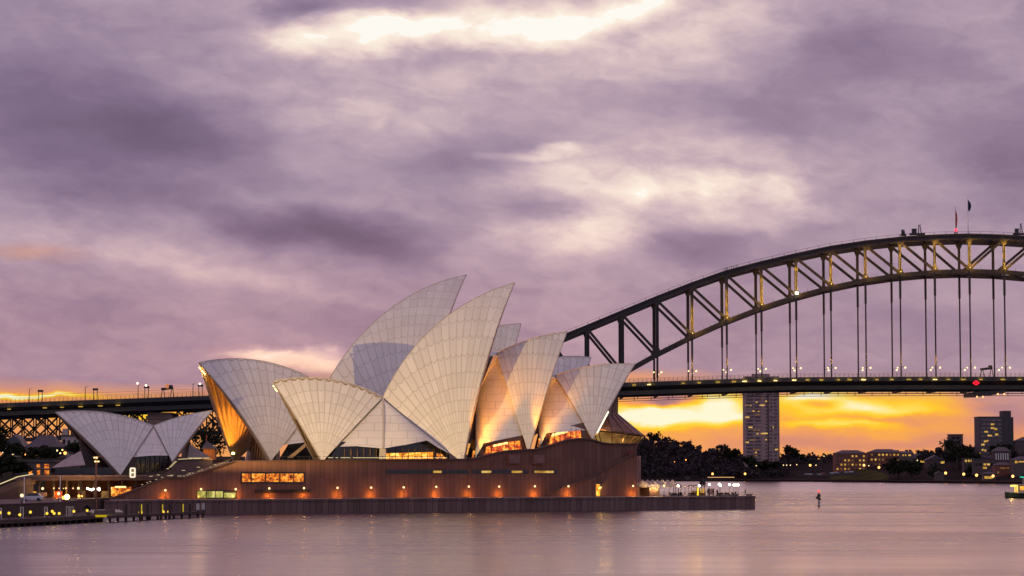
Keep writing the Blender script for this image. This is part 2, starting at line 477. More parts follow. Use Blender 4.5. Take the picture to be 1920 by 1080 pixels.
# ------------------------------------------------------------------ mesh helpers
class MB:
    def __init__(self):
        self.v, self.f, self.mi, self.uv = [], [], [], {}

    def add(self, vs, fs, mi=0):
        o = len(self.v)
        self.v += [Vector(p) for p in vs]
        for f in fs:
            self.f.append(tuple(o + i for i in f))
            self.mi.append(mi)
        return self

    def box(self, c, s, rz=0.0, mi=0, bevel=0.0):
        c = Vector(c)
        hx, hy, hz = s[0] / 2, s[1] / 2, s[2] / 2
        cz, sz = math.cos(rz), math.sin(rz)
        vs = []
        for z in (-hz, hz):
            for x, y in ((-hx, -hy), (hx, -hy), (hx, hy), (-hx, hy)):
                vs.append(c + Vector((x * cz - y * sz, x * sz + y * cz, z)))
        return self.add(vs, [(3, 2, 1, 0), (4, 5, 6, 7), (0, 1, 5, 4), (1, 2, 6, 5), (2, 3, 7, 6), (3, 0, 4, 7)], mi)

    def bar(self, p, q, w, h=None, mi=0):
        """Rectangular bar; h is measured as near to world z as the bar allows."""
        p, q = Vector(p), Vector(q)
        h = w if h is None else h
        d = (q - p).normalized()
        up = Vector((0, 0, 1)) if abs(d.z) < .98 else Vector((0, 1, 0))
        s = d.cross(up).normalized()
        u = s.cross(d)
        vs = []
        for e in (p, q):
            for a, b in ((-1, -1), (1, -1), (1, 1), (-1, 1)):
                vs.append(e + s * (a * w / 2) + u * (b * h / 2))
        return self.add(vs, [(3, 2, 1, 0), (4, 5, 6, 7), (0, 1, 5, 4), (1, 2, 6, 5), (2, 3, 7, 6), (3, 0, 4, 7)], mi)

    def tube(self, p, q, r0, r1=None, n=8, mi=0):
        p, q = Vector(p), Vector(q)
        r1 = r0 if r1 is None else r1
        d = (q - p).normalized()
        up = Vector((0, 0, 1)) if abs(d.z) < .9 else Vector((1, 0, 0))
        s = d.cross(up).normalized()
        u = s.cross(d)
        vs = []
        for e, r in ((p, r0), (q, r1)):
            for i in range(n):
                a = 2 * math.pi * i / n
                vs.append(e + s * (math.cos(a) * r) + u * (math.sin(a) * r))
        fs = [(i, (i + 1) % n, n + (i + 1) % n, n + i) for i in range(n)]
        fs += [tuple(range(n - 1, -1, -1)), tuple(range(n, 2 * n))]
        return self.add(vs, fs, mi)

    def path(self, pts, r, n=6, mi=0):
        for a, b in zip(pts, pts[1:]):
            self.tube(a, b, r, r, n, mi)
        return self

    def ball(self, c, r, n=10, m=7, sz=1.0, mi=0):
        c = Vector(c)
        vs = [c + Vector((0, 0, r * sz))]
        for j in range(1, m):
            a = math.pi * j / m
            for i in range(n):
                b = 2 * math.pi * i / n
                vs.append(c + Vector((r * math.sin(a) * math.cos(b), r * math.sin(a) * math.sin(b), r * sz * math.cos(a))))
        vs.append(c - Vector((0, 0, r * sz)))
        fs = [(0, 1 + i, 1 + (i + 1) % n) for i in range(n)]
        for j in range(m - 2):
            for i in range(n):
                a, b = 1 + j * n + i, 1 + j * n + (i + 1) % n
                fs.append((a, a + n, b + n, b))
        k = 1 + (m - 2) * n
        fs += [(k + i, len(vs) - 1, k + (i + 1) % n) for i in range(n)]
        return self.add(vs, fs, mi)

    def prism(self, poly, vec, mi=0):
        """Polygon swept along vec."""
        n = len(poly)
        vec = Vector(vec)
        vs = [Vector(p) for p in poly] + [Vector(p) + vec for p in poly]
        fs = [tuple(range(n - 1, -1, -1)), tuple(range(n, 2 * n))]
        fs += [(i, (i + 1) % n, n + (i + 1) % n, n + i) for i in range(n)]
        return self.add(vs, fs, mi)

    def loft(self, rings, mi=0, closed=True, caps=True):
        n = len(rings[0])
        vs = [Vector(p) for r in rings for p in r]
        fs = []
        for k in range(len(rings) - 1):
            for i in range(n if closed else n - 1):
                j = (i + 1) % n
                fs.append((k * n + i, k * n + j, (k + 1) * n + j, (k + 1) * n + i))
        if caps and closed:
            fs += [tuple(range(n - 1, -1, -1)), tuple(range((len(rings) - 1) * n, len(rings) * n))]
        return self.add(vs, fs, mi)

    def build(self, name, mats, parent=None, loc=None, smooth=False, recalc=True):
        root = parent
        while root is not None and root.parent is not None:
            root = root.parent
        base = Vector(root.location) if root is not None else (Vector(loc) if loc is not None else Vector((0, 0, 0)))
        me = bpy.data.meshes.new(name)
        me.from_pydata([v - base for v in self.v], [], self.f)
        for mm in (mats if isinstance(mats, (list, tuple)) else [mats]):
            me.materials.append(mm)
        me.polygons.foreach_set('material_index', self.mi)
        if self.uv:
            lay = me.uv_layers.new(name='UVMap')
            for li, l in enumerate(me.loops):
                lay.data[li].uv = self.uv.get(l.vertex_index, (0, 0))
        if recalc:
            bm = bmesh.new()
            bm.from_mesh(me)
            bmesh.ops.recalc_face_normals(bm, faces=bm.faces)
            bm.to_mesh(me)
            bm.free()
        if smooth:
            me.polygons.foreach_set('use_smooth', [True] * len(me.polygons))
        me.update()
        o = bpy.data.objects.new(name, me)
        COL.objects.link(o)
        if parent is not None:
            o.parent = parent
        elif loc is not None:
            o.location = loc
        return o


def tag(o, label=None, cat=None, group=None, kind=None):
    for k, v in (('label', label), ('category', cat), ('group', group), ('kind', kind)):
        if v:
            o[k] = v
    return o


def thing(name, loc, label, cat, group=None):
    o = bpy.data.objects.new(name, None)
    o.empty_display_size = .5
    COL.objects.link(o)
    o.location = loc
    return tag(o, label, cat, group)


def copy_tree(o, loc=None, rz=None, label=None, scale=None, parent=None):
    c = o.copy()
    COL.objects.link(c)
    if parent is not None:
        c.parent = parent
    if loc is not None:
        c.location = loc
    if rz is not None:
        c.rotation_euler = (0, 0, rz)
    if scale is not None:
        c.scale = (scale, scale, scale) if not isinstance(scale, tuple) else scale
    if label:
        c['label'] = label
    for ch in list(o.children):
        copy_tree(ch, parent=c)
    return c


def lamp(loc, power, col, parent=None, radius=.15, kind='POINT', aim=None, size=60, blend=.5):
    d = bpy.data.lights.new('light', kind)
    d.energy = power
    d.color = col
    d.shadow_soft_size = radius
    o = bpy.data.objects.new('light', d)
    COL.objects.link(o)
    base = Vector((0, 0, 0))
    if parent is not None:
        o.parent = parent
        r = parent
        while r.parent is not None:
            r = r.parent
        base = Vector(r.location)
    o.location = Vector(loc) - base
    if kind == 'SPOT':
        d.spot_size = R(size)
        d.spot_blend = blend
        o.rotation_euler = (Vector(aim) - Vector(loc)).to_track_quat('-Z', 'Y').to_euler()
    return o


ORD = 'first second third fourth fifth sixth seventh eighth ninth tenth eleventh twelfth thirteenth fourteenth fifteenth sixteenth seventeenth eighteenth nineteenth twentieth'.split()
ORD += ['twenty-' + x for x in ORD[:9]] + ['thirtieth'] + ['thirty-' + x for x in ORD[:9]] + ['fortieth'] + ['forty-' + x for x in ORD[:9]]

# ------------------------------------------------------------------ setting: water, quays, land
WA = R(32.7)
W_O, W_E, W_M = Vector((-66.5, 545, 0)), Vector((math.cos(WA), math.sin(WA), 0)), Vector((-math.sin(WA), math.cos(WA), 0))


def wp(x, y, off):
    """Point of the vertical plane parallel to the east quay, off metres inland, seen at photo pixel x, y."""
    r = ray(x, y)
    o = Vector((0, 0, EYE))
    return o + r * ((off - (o - W_O).dot(W_M)) / r.dot(W_M))


def wl(x, off, z):
    p = wp(x, 900, off)
    return Vector((p.x, p.y, z))


b = MB()
b.add([(-6000, -300, 0), (6000, -300, 0), (6000, 15000, 0), (-6000, 15000, 0)], [(0, 1, 2, 3)])
tag(b.build('water', water_mat()), kind='structure')

QZ = 3.2
qs, qe = wl(196, 0, 0), wl(1415.5, 0, 0)
b = MB()
# wall body with a proud coping
for z0, z1, o0, o1 in ((-1.5, QZ - .45, 0, 1.2), (QZ - .45, QZ, -.18, 1.2)):
    ring = [qs + W_M * o0, qe + W_M * o0 + W_E * (.1 if o0 < 0 else 0), qe + W_M * 60, qe + W_M * 60 - W_E * 1.2, qe + W_M * o1 - W_E * 1.2, qs + W_M * o1]
    b.prism([p + Vector((0, 0, z0)) for p in ring], (0, 0, z1 - z0 - (.003 if z1 < QZ else 0)))
sw = b.build('sea_wall', SEAGRAN, loc=wl(800, 0, 0))
tag(sw, 'long dark concrete sea wall in the water below the sail-roofed hall', 'sea wall')
b = MB()
b.prism([qs + W_M * 1.2 + Vector((0, 0, -1)), qe + W_M * 1.2 - W_E * 1.2 + Vector((0, 0, -1)), qe + W_M * 62 - W_E * 1.2 + Vector((0, 0, -1)), qs + W_M * 62 + Vector((0, 0, -1))], (0, 0, QZ + .99))
tag(b.build('promenade', PAVE), kind='structure')

# ------------------------------------------------------------------ the concert building
oh = thing('sail_roofed_concert_hall', wl(700, 20, QZ), 'large concert hall with white tiled sail roofs on a granite podium beside the water', 'concert hall')
P_OFF = 14.0
prof = [(440, 866), (560, 864.5), (700, 863), (868, 862), (890, 860), (925, 851), (950, 846), (975, 844.5), (1003, 843.5), (1030, 836), (1060, 826.5), (1085, 823), (1108, 825), (1128, 831), (1145, 833), (1194, 833)]
front = [wp(x, y, P_OFF) for x, y in prof]
TOPZ = front[0].z
b = MB()
bl, br = at_z(395, 0, 765), at_z(1172, 0, 765)
n = len(front)
back = []
for i, p in enumerate(front):
    k = (p - front[0]).dot(W_E) / (front[-1] - front[0]).dot(W_E)
    g = bl.lerp(br, k)
    back.append(Vector((g.x, g.y, p.z)))
fb = [Vector((p.x, p.y, QZ - .3)) for p in front]
bb = [Vector((p.x, p.y, QZ - .3)) for p in back]
for i in range(n - 1):
    b.add([fb[i], fb[i + 1], front[i + 1], front[i]], [(0, 1, 2, 3)])
    b.add([bb[i], bb[i + 1], back[i + 1], back[i]], [(3, 2, 1, 0)])
    b.add([front[i], front[i + 1], back[i + 1], back[i]], [(0, 1, 2, 3)], 1)
b.add([fb[0], front[0], back[0], bb[0]], [(0, 1, 2, 3)])
b.add([fb[-1], front[-1], back[-1], bb[-1]], [(3, 2, 1, 0)])
podium = b.build('podium', [GRANITE, PAVE], oh, recalc=False)


def wall_slab(name, x0, x1, y0, y1, off, depth, m, parent, label=None):
    """Box on the podium wall between photo columns and rows; its face lies at off, depth goes inland."""
    a, c = wp(x0, y1, off), wp(x1, y0, off)
    z0, z1 = wp((x0 + x1) / 2, y1, off).z, wp((x0 + x1) / 2, y0, off).z
    q = MB()
    q.prism([Vector((a.x, a.y, z0)), Vector((c.x, c.y, z0)), Vector((c.x, c.y, z1)), Vector((a.x, a.y, z1))], W_M * depth)
    o = q.build(name, m, parent)
    if label:
        o['label'] = label
    return o


# coping along the podium top
b = MB()
for p0, p1 in zip(front, front[1:]):
    b.bar(p0 - W_M * .12 + Vector((0, 0, .12)), p1 - W_M * .12 + Vector((0, 0, .12)), .7, .3)
b.build('coping', mat('dark_coping', (.10, .06, .05), .6), podium)
# lower outside stair wall, proud of the podium, with a sloping top
b = MB()
st = [(1012, 933), (1022, 929), (1058, 911), (1078, 906), (1120, 888), (1186, 852), (1194, 852), (1194, 934), (1012, 934)]
b.prism([wp(x, y, P_OFF - 1.6) for x, y in st], W_M * 1.59)
b.build('stair_parapet', GRANITE, podium)
b = MB()
for (x0, y0), (x1, y1) in zip(st[1:6], st[2:7]):
    b.bar(wp(x0, y0, P_OFF - 1.7), wp(x1, y1, P_OFF - 1.7), .5, .22)
b.build('stair_coping', mat('dark_coping', (.1, .06, .05)), podium)
wall_slab('doorway', 1179, 1189, 845, 857, P_OFF - 1.63, .3, mat('red_doorway', (.16, .035, .025), .6), podium)
# far corner block beyond the podium's end
b = MB()
c0 = wl(1190, P_OFF + 3, QZ)
pts = []
for i in range(9):
    a = -math.pi * .55 + math.pi * .75 * i / 8
    pts.append(c0 + W_E * 1.2 + W_M * 3.0 + W_E * (1.9 * math.cos(a)) + W_M * (3 * math.sin(a)))
pts += [c0 + W_M * 14, c0 - W_E * 2 + W_M * 14, c0 - W_E * 2 + W_M * .5]
b.prism([Vector((p.x, p.y, QZ - .2)) for p in pts], (0, 0, wp(1203, 855, P_OFF + 3).z - QZ + .2))
b.build('corner_block', panel_mat('sunlit_tint_granite', (.30, .17, .15)), podium)  # sunlight put into this block's lighter granite colour
# ribbon windows and openings in the podium wall
wall_slab('window_surround', 451, 572, 885, 907, P_OFF - .06, .05, BLACK, podium)
for i, (x0, x1) in enumerate(((454, 469.5), (472, 497), (499.5, 523.5), (526, 550), (552, 569.5))):
    wnd = wall_slab('window', x0, x1, 888, 903.5, P_OFF - .10, .03, ROOM_ORANGE, podium)
wall_slab('window_surround', 368.5, 444, 918.5, 938, P_OFF - .06, .05, BLACK, podium)
for x0, x1, y0 in ((370, 386, 920.5), (387.5, 403, 921), (404.5, 418, 921), (420, 442.5, 924)):
    wall_slab('window', x0, x1, y0, 933, P_OFF - .10, .03, ROOM_GREEN, podium)
wall_slab('ledge_slot', 480, 582, 918, 924, P_OFF - .5, .49, mat('painted_slot_shade', (.02, .012, .01), .7), podium)  # proud dark box stands in for the shade of a slot
for x0, x1 in ((723, 879.5), (886.5, 990.5), (999, 1044.5)):
    wall_slab('slot_window', x0, x1, 881.3, 888, P_OFF - .08, .06, DGLASS, podium)
for x0, x1 in ((812.5, 828), (903, 921), (959.5, 979.5), (1002, 1038)):
    wall_slab('lit_pane', x0, x1, 882.6, 886.8, P_OFF - .12, .03, ROOM_YEL, podium)
for x0, x1 in ((955, 975), (1001, 1021)):
    wall_slab('vent_box', x0, x1, 853, 869, P_OFF - .9, .88, mat('vent_granite', (.2, .105, .09), .7), podium)
wall_slab('door_frame', 1115.5, 1128, 903, 931.5, P_OFF - 1.9, .25, mat('dark_coping', (.1, .06, .05)), podium)
wall_slab('door', 1118, 1125, 908, 930, P_OFF - 1.97, .05, ROOM_GOLD, podium)
# balustrade with a string of lights along the podium edge
b = MB()
bgs = []
for x0, x1 in ((520, 600), (606, 838)):
    k = max(2, int((x1 - x0) / 9))
    for i in range(k + 1):
        p = wp(x0 + (x1 - x0) * i / k, 863.5, P_OFF + .5)
        b.tube(p, p + Vector((0, 0, 1.15)), .04, n=5)
    b.bar(wp(x0, 856, P_OFF + .5), wp(x1, 855.5, P_OFF + .5), .09)
    for i in range(k * 2):
        p = wp(x0 + (x1 - x0) * (i + .5) / (k * 2), 858.2, P_OFF + .4)
        if random.random() < .8 and x0 > 600:
            bgs.append(MB().box(p, (.6, .08, .12), WA))
bal = b.build('balustrade', BLACK, oh)
for g_ in bgs:
    g_.build('rail_light', G_RAIL, bal)

# ------------------------------------------------------------------ south steps with lit balustrades
near = [(203, 938), (310, 898.5), (345, 898.5), (440, 866)]
far = [(262, 914), (312, 884), (318, 880), (334, 865), (396, 862)]
nearp = [wp(x, y, P_OFF + .6) for x, y in near]


def along(pts, t):
    L = [0]
    for a, c in zip(pts, pts[1:]):
        L.append(L[-1] + (c - a).length)
    d = t * L[-1]
    for i in range(len(pts) - 1):
        if d <= L[i + 1] + 1e-6:
            return pts[i].lerp(pts[i + 1], (d - L[i]) / (L[i + 1] - L[i]))
    return pts[-1].copy()


nf = [at(x, y, d) for (x, y), d in zip(near, (0, 0, 0, 0))] if False else None
tn = [0, .44, .58, 1.0]
farp = [Vector((q.x, q.y, 0)) for q in (at_z(250, 5, 592), at_z(300, 7, 606), at_z(316, 7, 610), at_z(394, 12, 640))]
b = MB()
N = 46
rows = []
for i in range(N + 1):
    t = i / N
    for k in range(3):
        if t <= tn[k + 1] + 1e-9:
            f = (t - tn[k]) / (tn[k + 1] - tn[k])
            pn = nearp[k].lerp(nearp[k + 1], f)
            pf = farp[k].lerp(farp[k + 1], f)
            break
    rows.append((pn, Vector((pf.x, pf.y, pn.z))))
for (n0, f0), (n1, f1) in zip(rows, rows[1:]):
    n0b, f0b = Vector((n1.x, n1.y, n0.z)), Vector((f1.x, f1.y, n0.z))
    b.add([n0, n0b, f0b, f0], [(0, 1, 2, 3)])
    if n1.z - n0.z > .01:
        b.add([n0b, n1, f1, f0b], [(0, 1, 2, 3)])
steps = b.build('grand_steps', mat('step_granite', (.11, .07, .062), .6), oh)
b = MB()
poly = [wp(x, y, P_OFF) for x, y in near]
low = [Vector((p.x, p.y, QZ - .3)) for p in reversed(poly)]
b.prism(poly + low, W_M * .6)
b.build('stair_side_wall', GRANITE, steps)
b = MB()
for p0, p1 in zip(poly, poly[1:]):
    b.bar(p0 + Vector((0, 0, .15)) - W_M * .1, p1 + Vector((0, 0, .15)) - W_M * .1, .55, .35)
    for i in range(5):
        q = p0.lerp(p1, (i + .5) / 5)
        b.tube(q, q + Vector((0, 0, 1.0)), .04, n=5)
    b.bar(p0 + Vector((0, 0, 1.0)), p1 + Vector((0, 0, 1.0)), .08)
b.build('stair_handrail', BRONZE, steps)
for i in range(34):
    q = along(poly, .16 + .80 * (i + random.random() * .4) / 34)
    if random.random() < .62:
        MB().box(q - W_M * .2 + Vector((0, 0, .72)), (.42, .08, .08), WA).build('handrail_light', G_RAIL, steps)
for x, y, o in ((283, 893, 16), (297, 890.5, 17), (316, 892, 17), (322, 891, 17), (344, 882, 18), (355, 887, 17), (372, 876, 20), (402, 871, 22)):
    q = wp(x, y, P_OFF + 1.2 + (o - 14) * .2)
    MB().box(q, (.75, .1, .09), WA).build('step_light', G_RAIL, steps)
# upper stair wall on the west side, standing further back
b = MB()
fw = [(255, 911), (318, 881), (334, 865), (398, 862), (398, 900), (255, 915)]
b.prism([at(x, y, 622) for x, y in fw], (0, 3, 0))
b.build('upper_stair_wall', mat('upper_granite', (.13, .075, .068), .65), steps)
b = MB()
fl = [(270, 904), (318, 880), (334, 864), (396, 861.5)]
pts = [at(x, y - 2.2, 621.6) for x, y in fl]
for p0, p1 in zip(pts, pts[1:]):
    b.bar(p0, p1, .1, .3)
b.build('stair_handrail', BRONZE, steps)
for i in range(30):
    if random.random() < .75:
        q = along(pts, .36 + .62 * i / 30)
        MB().box(q + Vector((0, -.2, .1)), (.6, .08, .12)).build('handrail_light', G_RAIL, steps)

# ------------------------------------------------------------------ sail roofs: every half is a patch of one 75 m sphere
RAD = 75.0


class Axis:
    def __init__(self, deg, d0):
        a = R(deg)
        self.e = Vector((math.cos(a), math.sin(a), 0))
        self.n = Vector((-math.sin(a), math.cos(a), 0))
        self.k = self.n.dot(Vector((0, d0, 0)))

    def hit(self, x, y, off=0.0):
        r, o = ray(x, y), Vector((0, 0, EYE))
        return o + r * ((self.k + off - self.n.dot(o)) / self.n.dot(r))

    def mirror(self, p):
        return p - self.n * (2 * (self.n.dot(p) - self.k))


def sphere_centre(A, B, C, r, side):
    ab, ac = B - A, C - A
    nn = ab.cross(ac)
    cc = A + (nn.cross(ab) * ac.dot(ac) + ac.cross(nn) * ab.dot(ab)) / (2 * nn.dot(nn))
    h = math.sqrt(max(r * r - (cc - A).length_squared, 0))
    nn.normalize()
    return cc + nn * h if nn.dot(side) > 0 else cc - nn * h


def slerp(c, p, q, t):
    a, bb = p - c, q - c
    ang = a.angle(bb)
    if ang < 1e-6:
        return p.copy()
    return c + (a * math.sin((1 - t) * ang) + bb * math.sin(t * ang)) / math.sin(ang)


class Half:
    """Near half of a sail: pole at the pedestal, ribs fanning to the ridge in the hall's axis plane."""

    def __init__(self, ax, F, T, Rr, rad=RAD):
        self.ax, self.F, self.T, self.R, self.rad = ax, F, T, Rr, rad
        self.c = sphere_centre(F, T, Rr, rad, ax.n + Vector((0, 0, -.3)))
        q = self.c - ax.n * (ax.n.dot(self.c) - ax.k)
        self.q = q

    def ridge(self, t):
        return slerp(self.q, self.T, self.R, t)

    def pt(self, t, s):
        return slerp(self.c, self.F, self.ridge(t), s)

    def inner(self, p, th):
        return self.c + (p - self.c) * ((self.rad - th) / self.rad)


def sail(name, ax, F, T, Rr, ribs, parent, th=1.3, s0=.0, rad=RAD, label=None):
    H = Half(ax, F, T, Rr, rad)
    NU, NV = ribs * 4, 26
    o = MB()
    ins = MB()
    for mir in (False, True):
        M = ax.mirror if mir else (lambda p: p)
        base = len(o.v)
        grid = []
        for i in range(NU + 1):
            t = i / NU
            rp = H.ridge(t)
            ang = (F - H.c).angle(rp - H.c)
            col = []
            for j in range(NV + 1):
                s = s0 + (1 - s0) * (j / NV)
                p = slerp(H.c, F, rp, s)
                col.append(p)
                o.v.append(M(p))
                o.uv[len(o.v) - 1] = (t * ribs, ang * s * rad)
            grid.append(col)
        idx = lambda i, j: base + i * (NV + 1) + j
        for i in range(NU):
            for j in range(NV):
                q = (idx(i, j), idx(i + 1, j), idx(i + 1, j + 1), idx(i, j + 1))
                o.f.append(q if not mir else q[::-1])
                o.mi.append(0)
        # inside face with rib folds
        ib = len(ins.v)
        for i in range(NU + 1):
            for j in range(NV + 1):
                s = j / NV
                k_ = 1 - .75 * max(0, s - .55) / .45
                fold = (th + 1.6 * (.25 + .75 * s) * (1 if i % 4 in (1, 2) else 0)) * k_
                ins.v.append(M(H.inner(grid[i][j], fold)))
        for i in range(NU):
            for j in range(NV):
                k = lambda a, c: ib + a * (NV + 1) + c
                q = (k(i, j), k(i, j + 1), k(i + 1, j + 1), k(i + 1, j))
                ins.f.append(q if not mir else q[::-1])
                ins.mi.append(0)
        # thick edges at the mouth and at the back
        for i in (0, NU):
            for j in range(NV):
                a, c = grid[i][j], grid[i][j + 1]
                ka, kc = (1 - .75 * max(0, (s0 + (1 - s0) * jj / NV) - .55) / .45 for jj in (j, j + 1))
                q = [M(a), M(c), M(H.inner(c, (th + .1) * kc)), M(H.inner(a, (th + .1) * ka))]
                ins.add(q, [(0, 1, 2, 3) if (i == 0) != mir else (3, 2, 1, 0)])
    shell = o.build(name, [TILE], parent, smooth=True, recalc=False)
    ins.build('ribbed_soffit', [CONC], shell, recalc=False)
    # raised rim along the mouth and ridge
    rim = MB()
    mouth = [H.pt(0, s0 + (1 - s0) * j / 16) for j in range(17)]
    ridge = [H.ridge(i / 20) for i in range(21)]
    for seq in (mouth, [ax.mirror(p) for p in mouth], ridge):
        for p0, p1 in zip(seq, seq[1:]):
            rim.bar(p0, p1, .22, .22)
    rim.build('edge_rim', [mat('edge_concrete', (.46, .41, .36), .6, var=.1)], shell)
    if label:
        shell['label'] = label
    return H, shell


JA = Axis(10, 645)
CA = Axis(26, 725)
RJ = JA.hit(718, 745)
j_south, _ = sail('roof_shell', JA, JA.hit(604, 866, -9), JA.hit(511.5, 715), RJ, 13, oh, label='cream south-facing shell with a dark lit tip, in front')
j_big, _ = sail('roof_shell', JA, JA.hit(868, 868, -16), JA.hit(965, 530), RJ, 17, oh, label='tallest near shell, leaning north')
j_mid, _ = sail('roof_shell', JA, JA.hit(991, 850, -14.5), JA.hit(1063, 622), JA.hit(930, 663), 11, oh, label='middle near shell with an amber-lit flank')
j_north, _ = sail('roof_shell', JA, JA.hit(1111, 824, -13), JA.hit(1190, 683), JA.hit(1040, 704), 10, oh, label='northmost near shell with a white-lit lower edge')
RC = CA.hit(610, 726)
c_south, _ = sail('roof_shell', CA, CA.hit(508, 864, -15), CA.hit(373, 680), RC, 14, oh, label='south-facing shell open towards the steps, its ribbed inside lit orange')
cF = CA.hit(720, 862, -24) + CA.e * 8
cF.z = 11.3
c_big, _ = sail('roof_shell', CA, cF, CA.hit(874.5, 515), RC, 18, oh, label='tallest shell, at the back')
c_mid, _ = sail('roof_shell', CA, CA.hit(905, 850, -17), CA.hit(977, 607), CA.hit(850, 640), 11, oh, label='upper part of a back shell seen between two near shells')
c_north, _ = sail('roof_shell', CA, CA.hit(1040, 840, -14), CA.hit(1108, 670), CA.hit(985, 684), 10, oh, label='small back shell behind the northmost near shell')


def tiled_patch(name, cols, parent, ax, rows=10, bulge=0.0, mirror=True, m=None, label=None):
    """Side shell: one 3-D curve per column (list of points top to bottom), doubled in the far half."""
    o = MB()
    for mir in ((False, True) if mirror else (False,)):
        M = ax.mirror if mir else (lambda p: p)
        ib = len(o.v)
        nc = len(cols)
        for ci, c in enumerate(cols):
            for j in range(rows + 1):
                p = along(c, j / rows)
                u = ci / (nc - 1)
                p = p - ax.n * (bulge * 4 * u * (1 - u) * math.sin(math.pi * min(1, j / rows * .8)))
                o.v.append(M(p))
                o.uv[len(o.v) - 1] = (u * nc * .5 + .5 * (j // 3), 12 + j * 1.7)
        for ci in range(nc - 1):
            for j in range(rows):
                k = lambda a, c2: ib + a * (rows + 1) + c2
                q = (k(ci, j), k(ci, j + 1), k(ci + 1, j + 1), k(ci + 1, j))
                o.f.append(q)
                o.mi.append(0)
    s = o.build(name, [m or SIDE], parent, smooth=True, recalc=False)
    if label:
        s['label'] = label
    return s


def side_mat():
    m = bpy.data.materials.new('side_shell_tiles')
    m.use_nodes = True
    t = NT(m.node_tree)
    co = t.n('ShaderNodeTexCoord').outputs['Object']
    x, y, z = t.sep(co)
    row = t.m('DIVIDE', t.m('ADD', z, t.m('MULTIPLY', t.noise(co, .12, 2.0), 1.2)), 1.9)
    jr = t.rng(t.m('ABSOLUTE', t.m('MULTIPLY_ADD', t.m('FRACT', row), 2.0, -1.0)), .90, .97)
    s = t.m('ADD', t.m('MULTIPLY', x, .16), t.m('MULTIPLY', t.m('FLOOR', row), .37))
    js = t.rng(t.m('ABSOLUTE', t.m('MULTIPLY_ADD', t.m('FRACT', s), 2.0, -1.0)), .95, .985)
    c = t.ramp(t.noise(co, .1, 4.0), [(.3, (.60, .56, .52, 1)), (.7, (.72, .68, .63, 1))])
    c = t.mix(t.m('MULTIPLY', t.m('MAXIMUM', jr, js), .5), c, (.3, .26, .24, 1))
    p = t.n('ShaderNodeBsdfPrincipled')
    t.put(p.inputs['Base Color'], c)
    p.inputs['Roughness'].default_value = .4
    p.inputs['Specular IOR Level'].default_value = .35
    t.put(t.n('ShaderNodeOutputMaterial').inputs[0], p.outputs[0])
    return m


SIDE = side_mat()


def rear_edge(H, s_low, k=8, inset=.9):
    return [H.inner(H.pt(1, 1 - (1 - s_low) * i / k), inset) for i in range(k + 1)]


def find_s(H, t, ypix):
    """Rib parameter at which a rib passes photo row ypix."""
    best = None
    for i in range(200):
        s = i / 199
        p = H.pt(t, s) - Vector((0, 0, EYE))
        y = 540 - F_PX * (-p.y * ST + p.z * CT) / (p.y * CT + p.z * ST)
        if best is None or abs(y - ypix) < best[0]:
            best = (abs(y - ypix), s)
    return best[1]


def mids(cols, top, bottoms, frac):
    return [[top.lerp(bq, f) for f in (0, .5, 1)] for bq in bottoms]


# the pair of white side shells under the valley between the two big near shells
topc = RJ - Vector((0, 0, .5)) - JA.n * .4
seam = [topc, topc.lerp(JA.hit(718, 841, -13), .5) - JA.n * 1.2, JA.hit(718, 841, -13)]
l_edge = rear_edge(j_south, find_s(j_south, 1, 836))
r_edge = rear_edge(j_big, find_s(j_big, 1, 857))
cols = [l_edge, [topc, JA.hit(668, 836.5, -10.6)], [topc, JA.hit(695, 839, -12)], seam]
tiled_patch('side_shell', cols, oh, JA, 10, 1.0)
cols = [[p.copy() for p in seam], [topc, JA.hit(760, 834, -14)], [topc, JA.hit(800, 826, -15)], [topc, JA.hit(822, 840, -15.4)], r_edge]
tiled_patch('side_shell', cols, oh, JA, 10, 1.0)
b = MB()
for p0, p1 in zip(seam, seam[1:]):
    b.bar(p0 - JA.n * .05, p1 - JA.n * .05, .5)
b.bar(JA.hit(718, 841, -12.6), JA.hit(717, 862, -12.4), 1.6)
b.build('seam_pier', mat('edge_concrete', (.46, .41, .36)), oh)
# flank shells behind the mouths
for H, ytop_low, foot, knee, w0 in ((j_mid, 814, (891, 860), (907, 831), -15.5), (j_north, 803, (1012, 838), (1025, 812), -14)):
    e = rear_edge(H, find_s(H, 1, ytop_low))
    top = e[0]
    endp = e[-1]
    f0, k0 = JA.hit(*foot, w0), JA.hit(*knee, w0)
    cols = [[top + JA.e * -1.5 + JA.n * 3, top.lerp(f0, .45) + JA.n * 5 - JA.e * 2, f0],
            [top + JA.e * -.7 + JA.n * 1.5, top.lerp(k0, .5) + JA.n * 2.6 - JA.e * 1, k0],
            [top, top.lerp(k0.lerp(endp, .5), .5) + JA.n * .8, k0.lerp(endp, .5)], e]
    tiled_patch('side_shell', cols, oh, JA, 12, 0)
e = rear_edge(c_south, find_s(c_south, 1, 832))
cols = [e, [e[0], CA.hit(575, 829, -14)], [e[0], CA.hit(610, 829, -14)]]
tiled_patch('side_shell', cols, oh, CA, 8, .5)


def flat(name, pts, m, parent, thick=(0, .15, 0)):
    return MB().prism(pts, thick).build(name, m, parent)


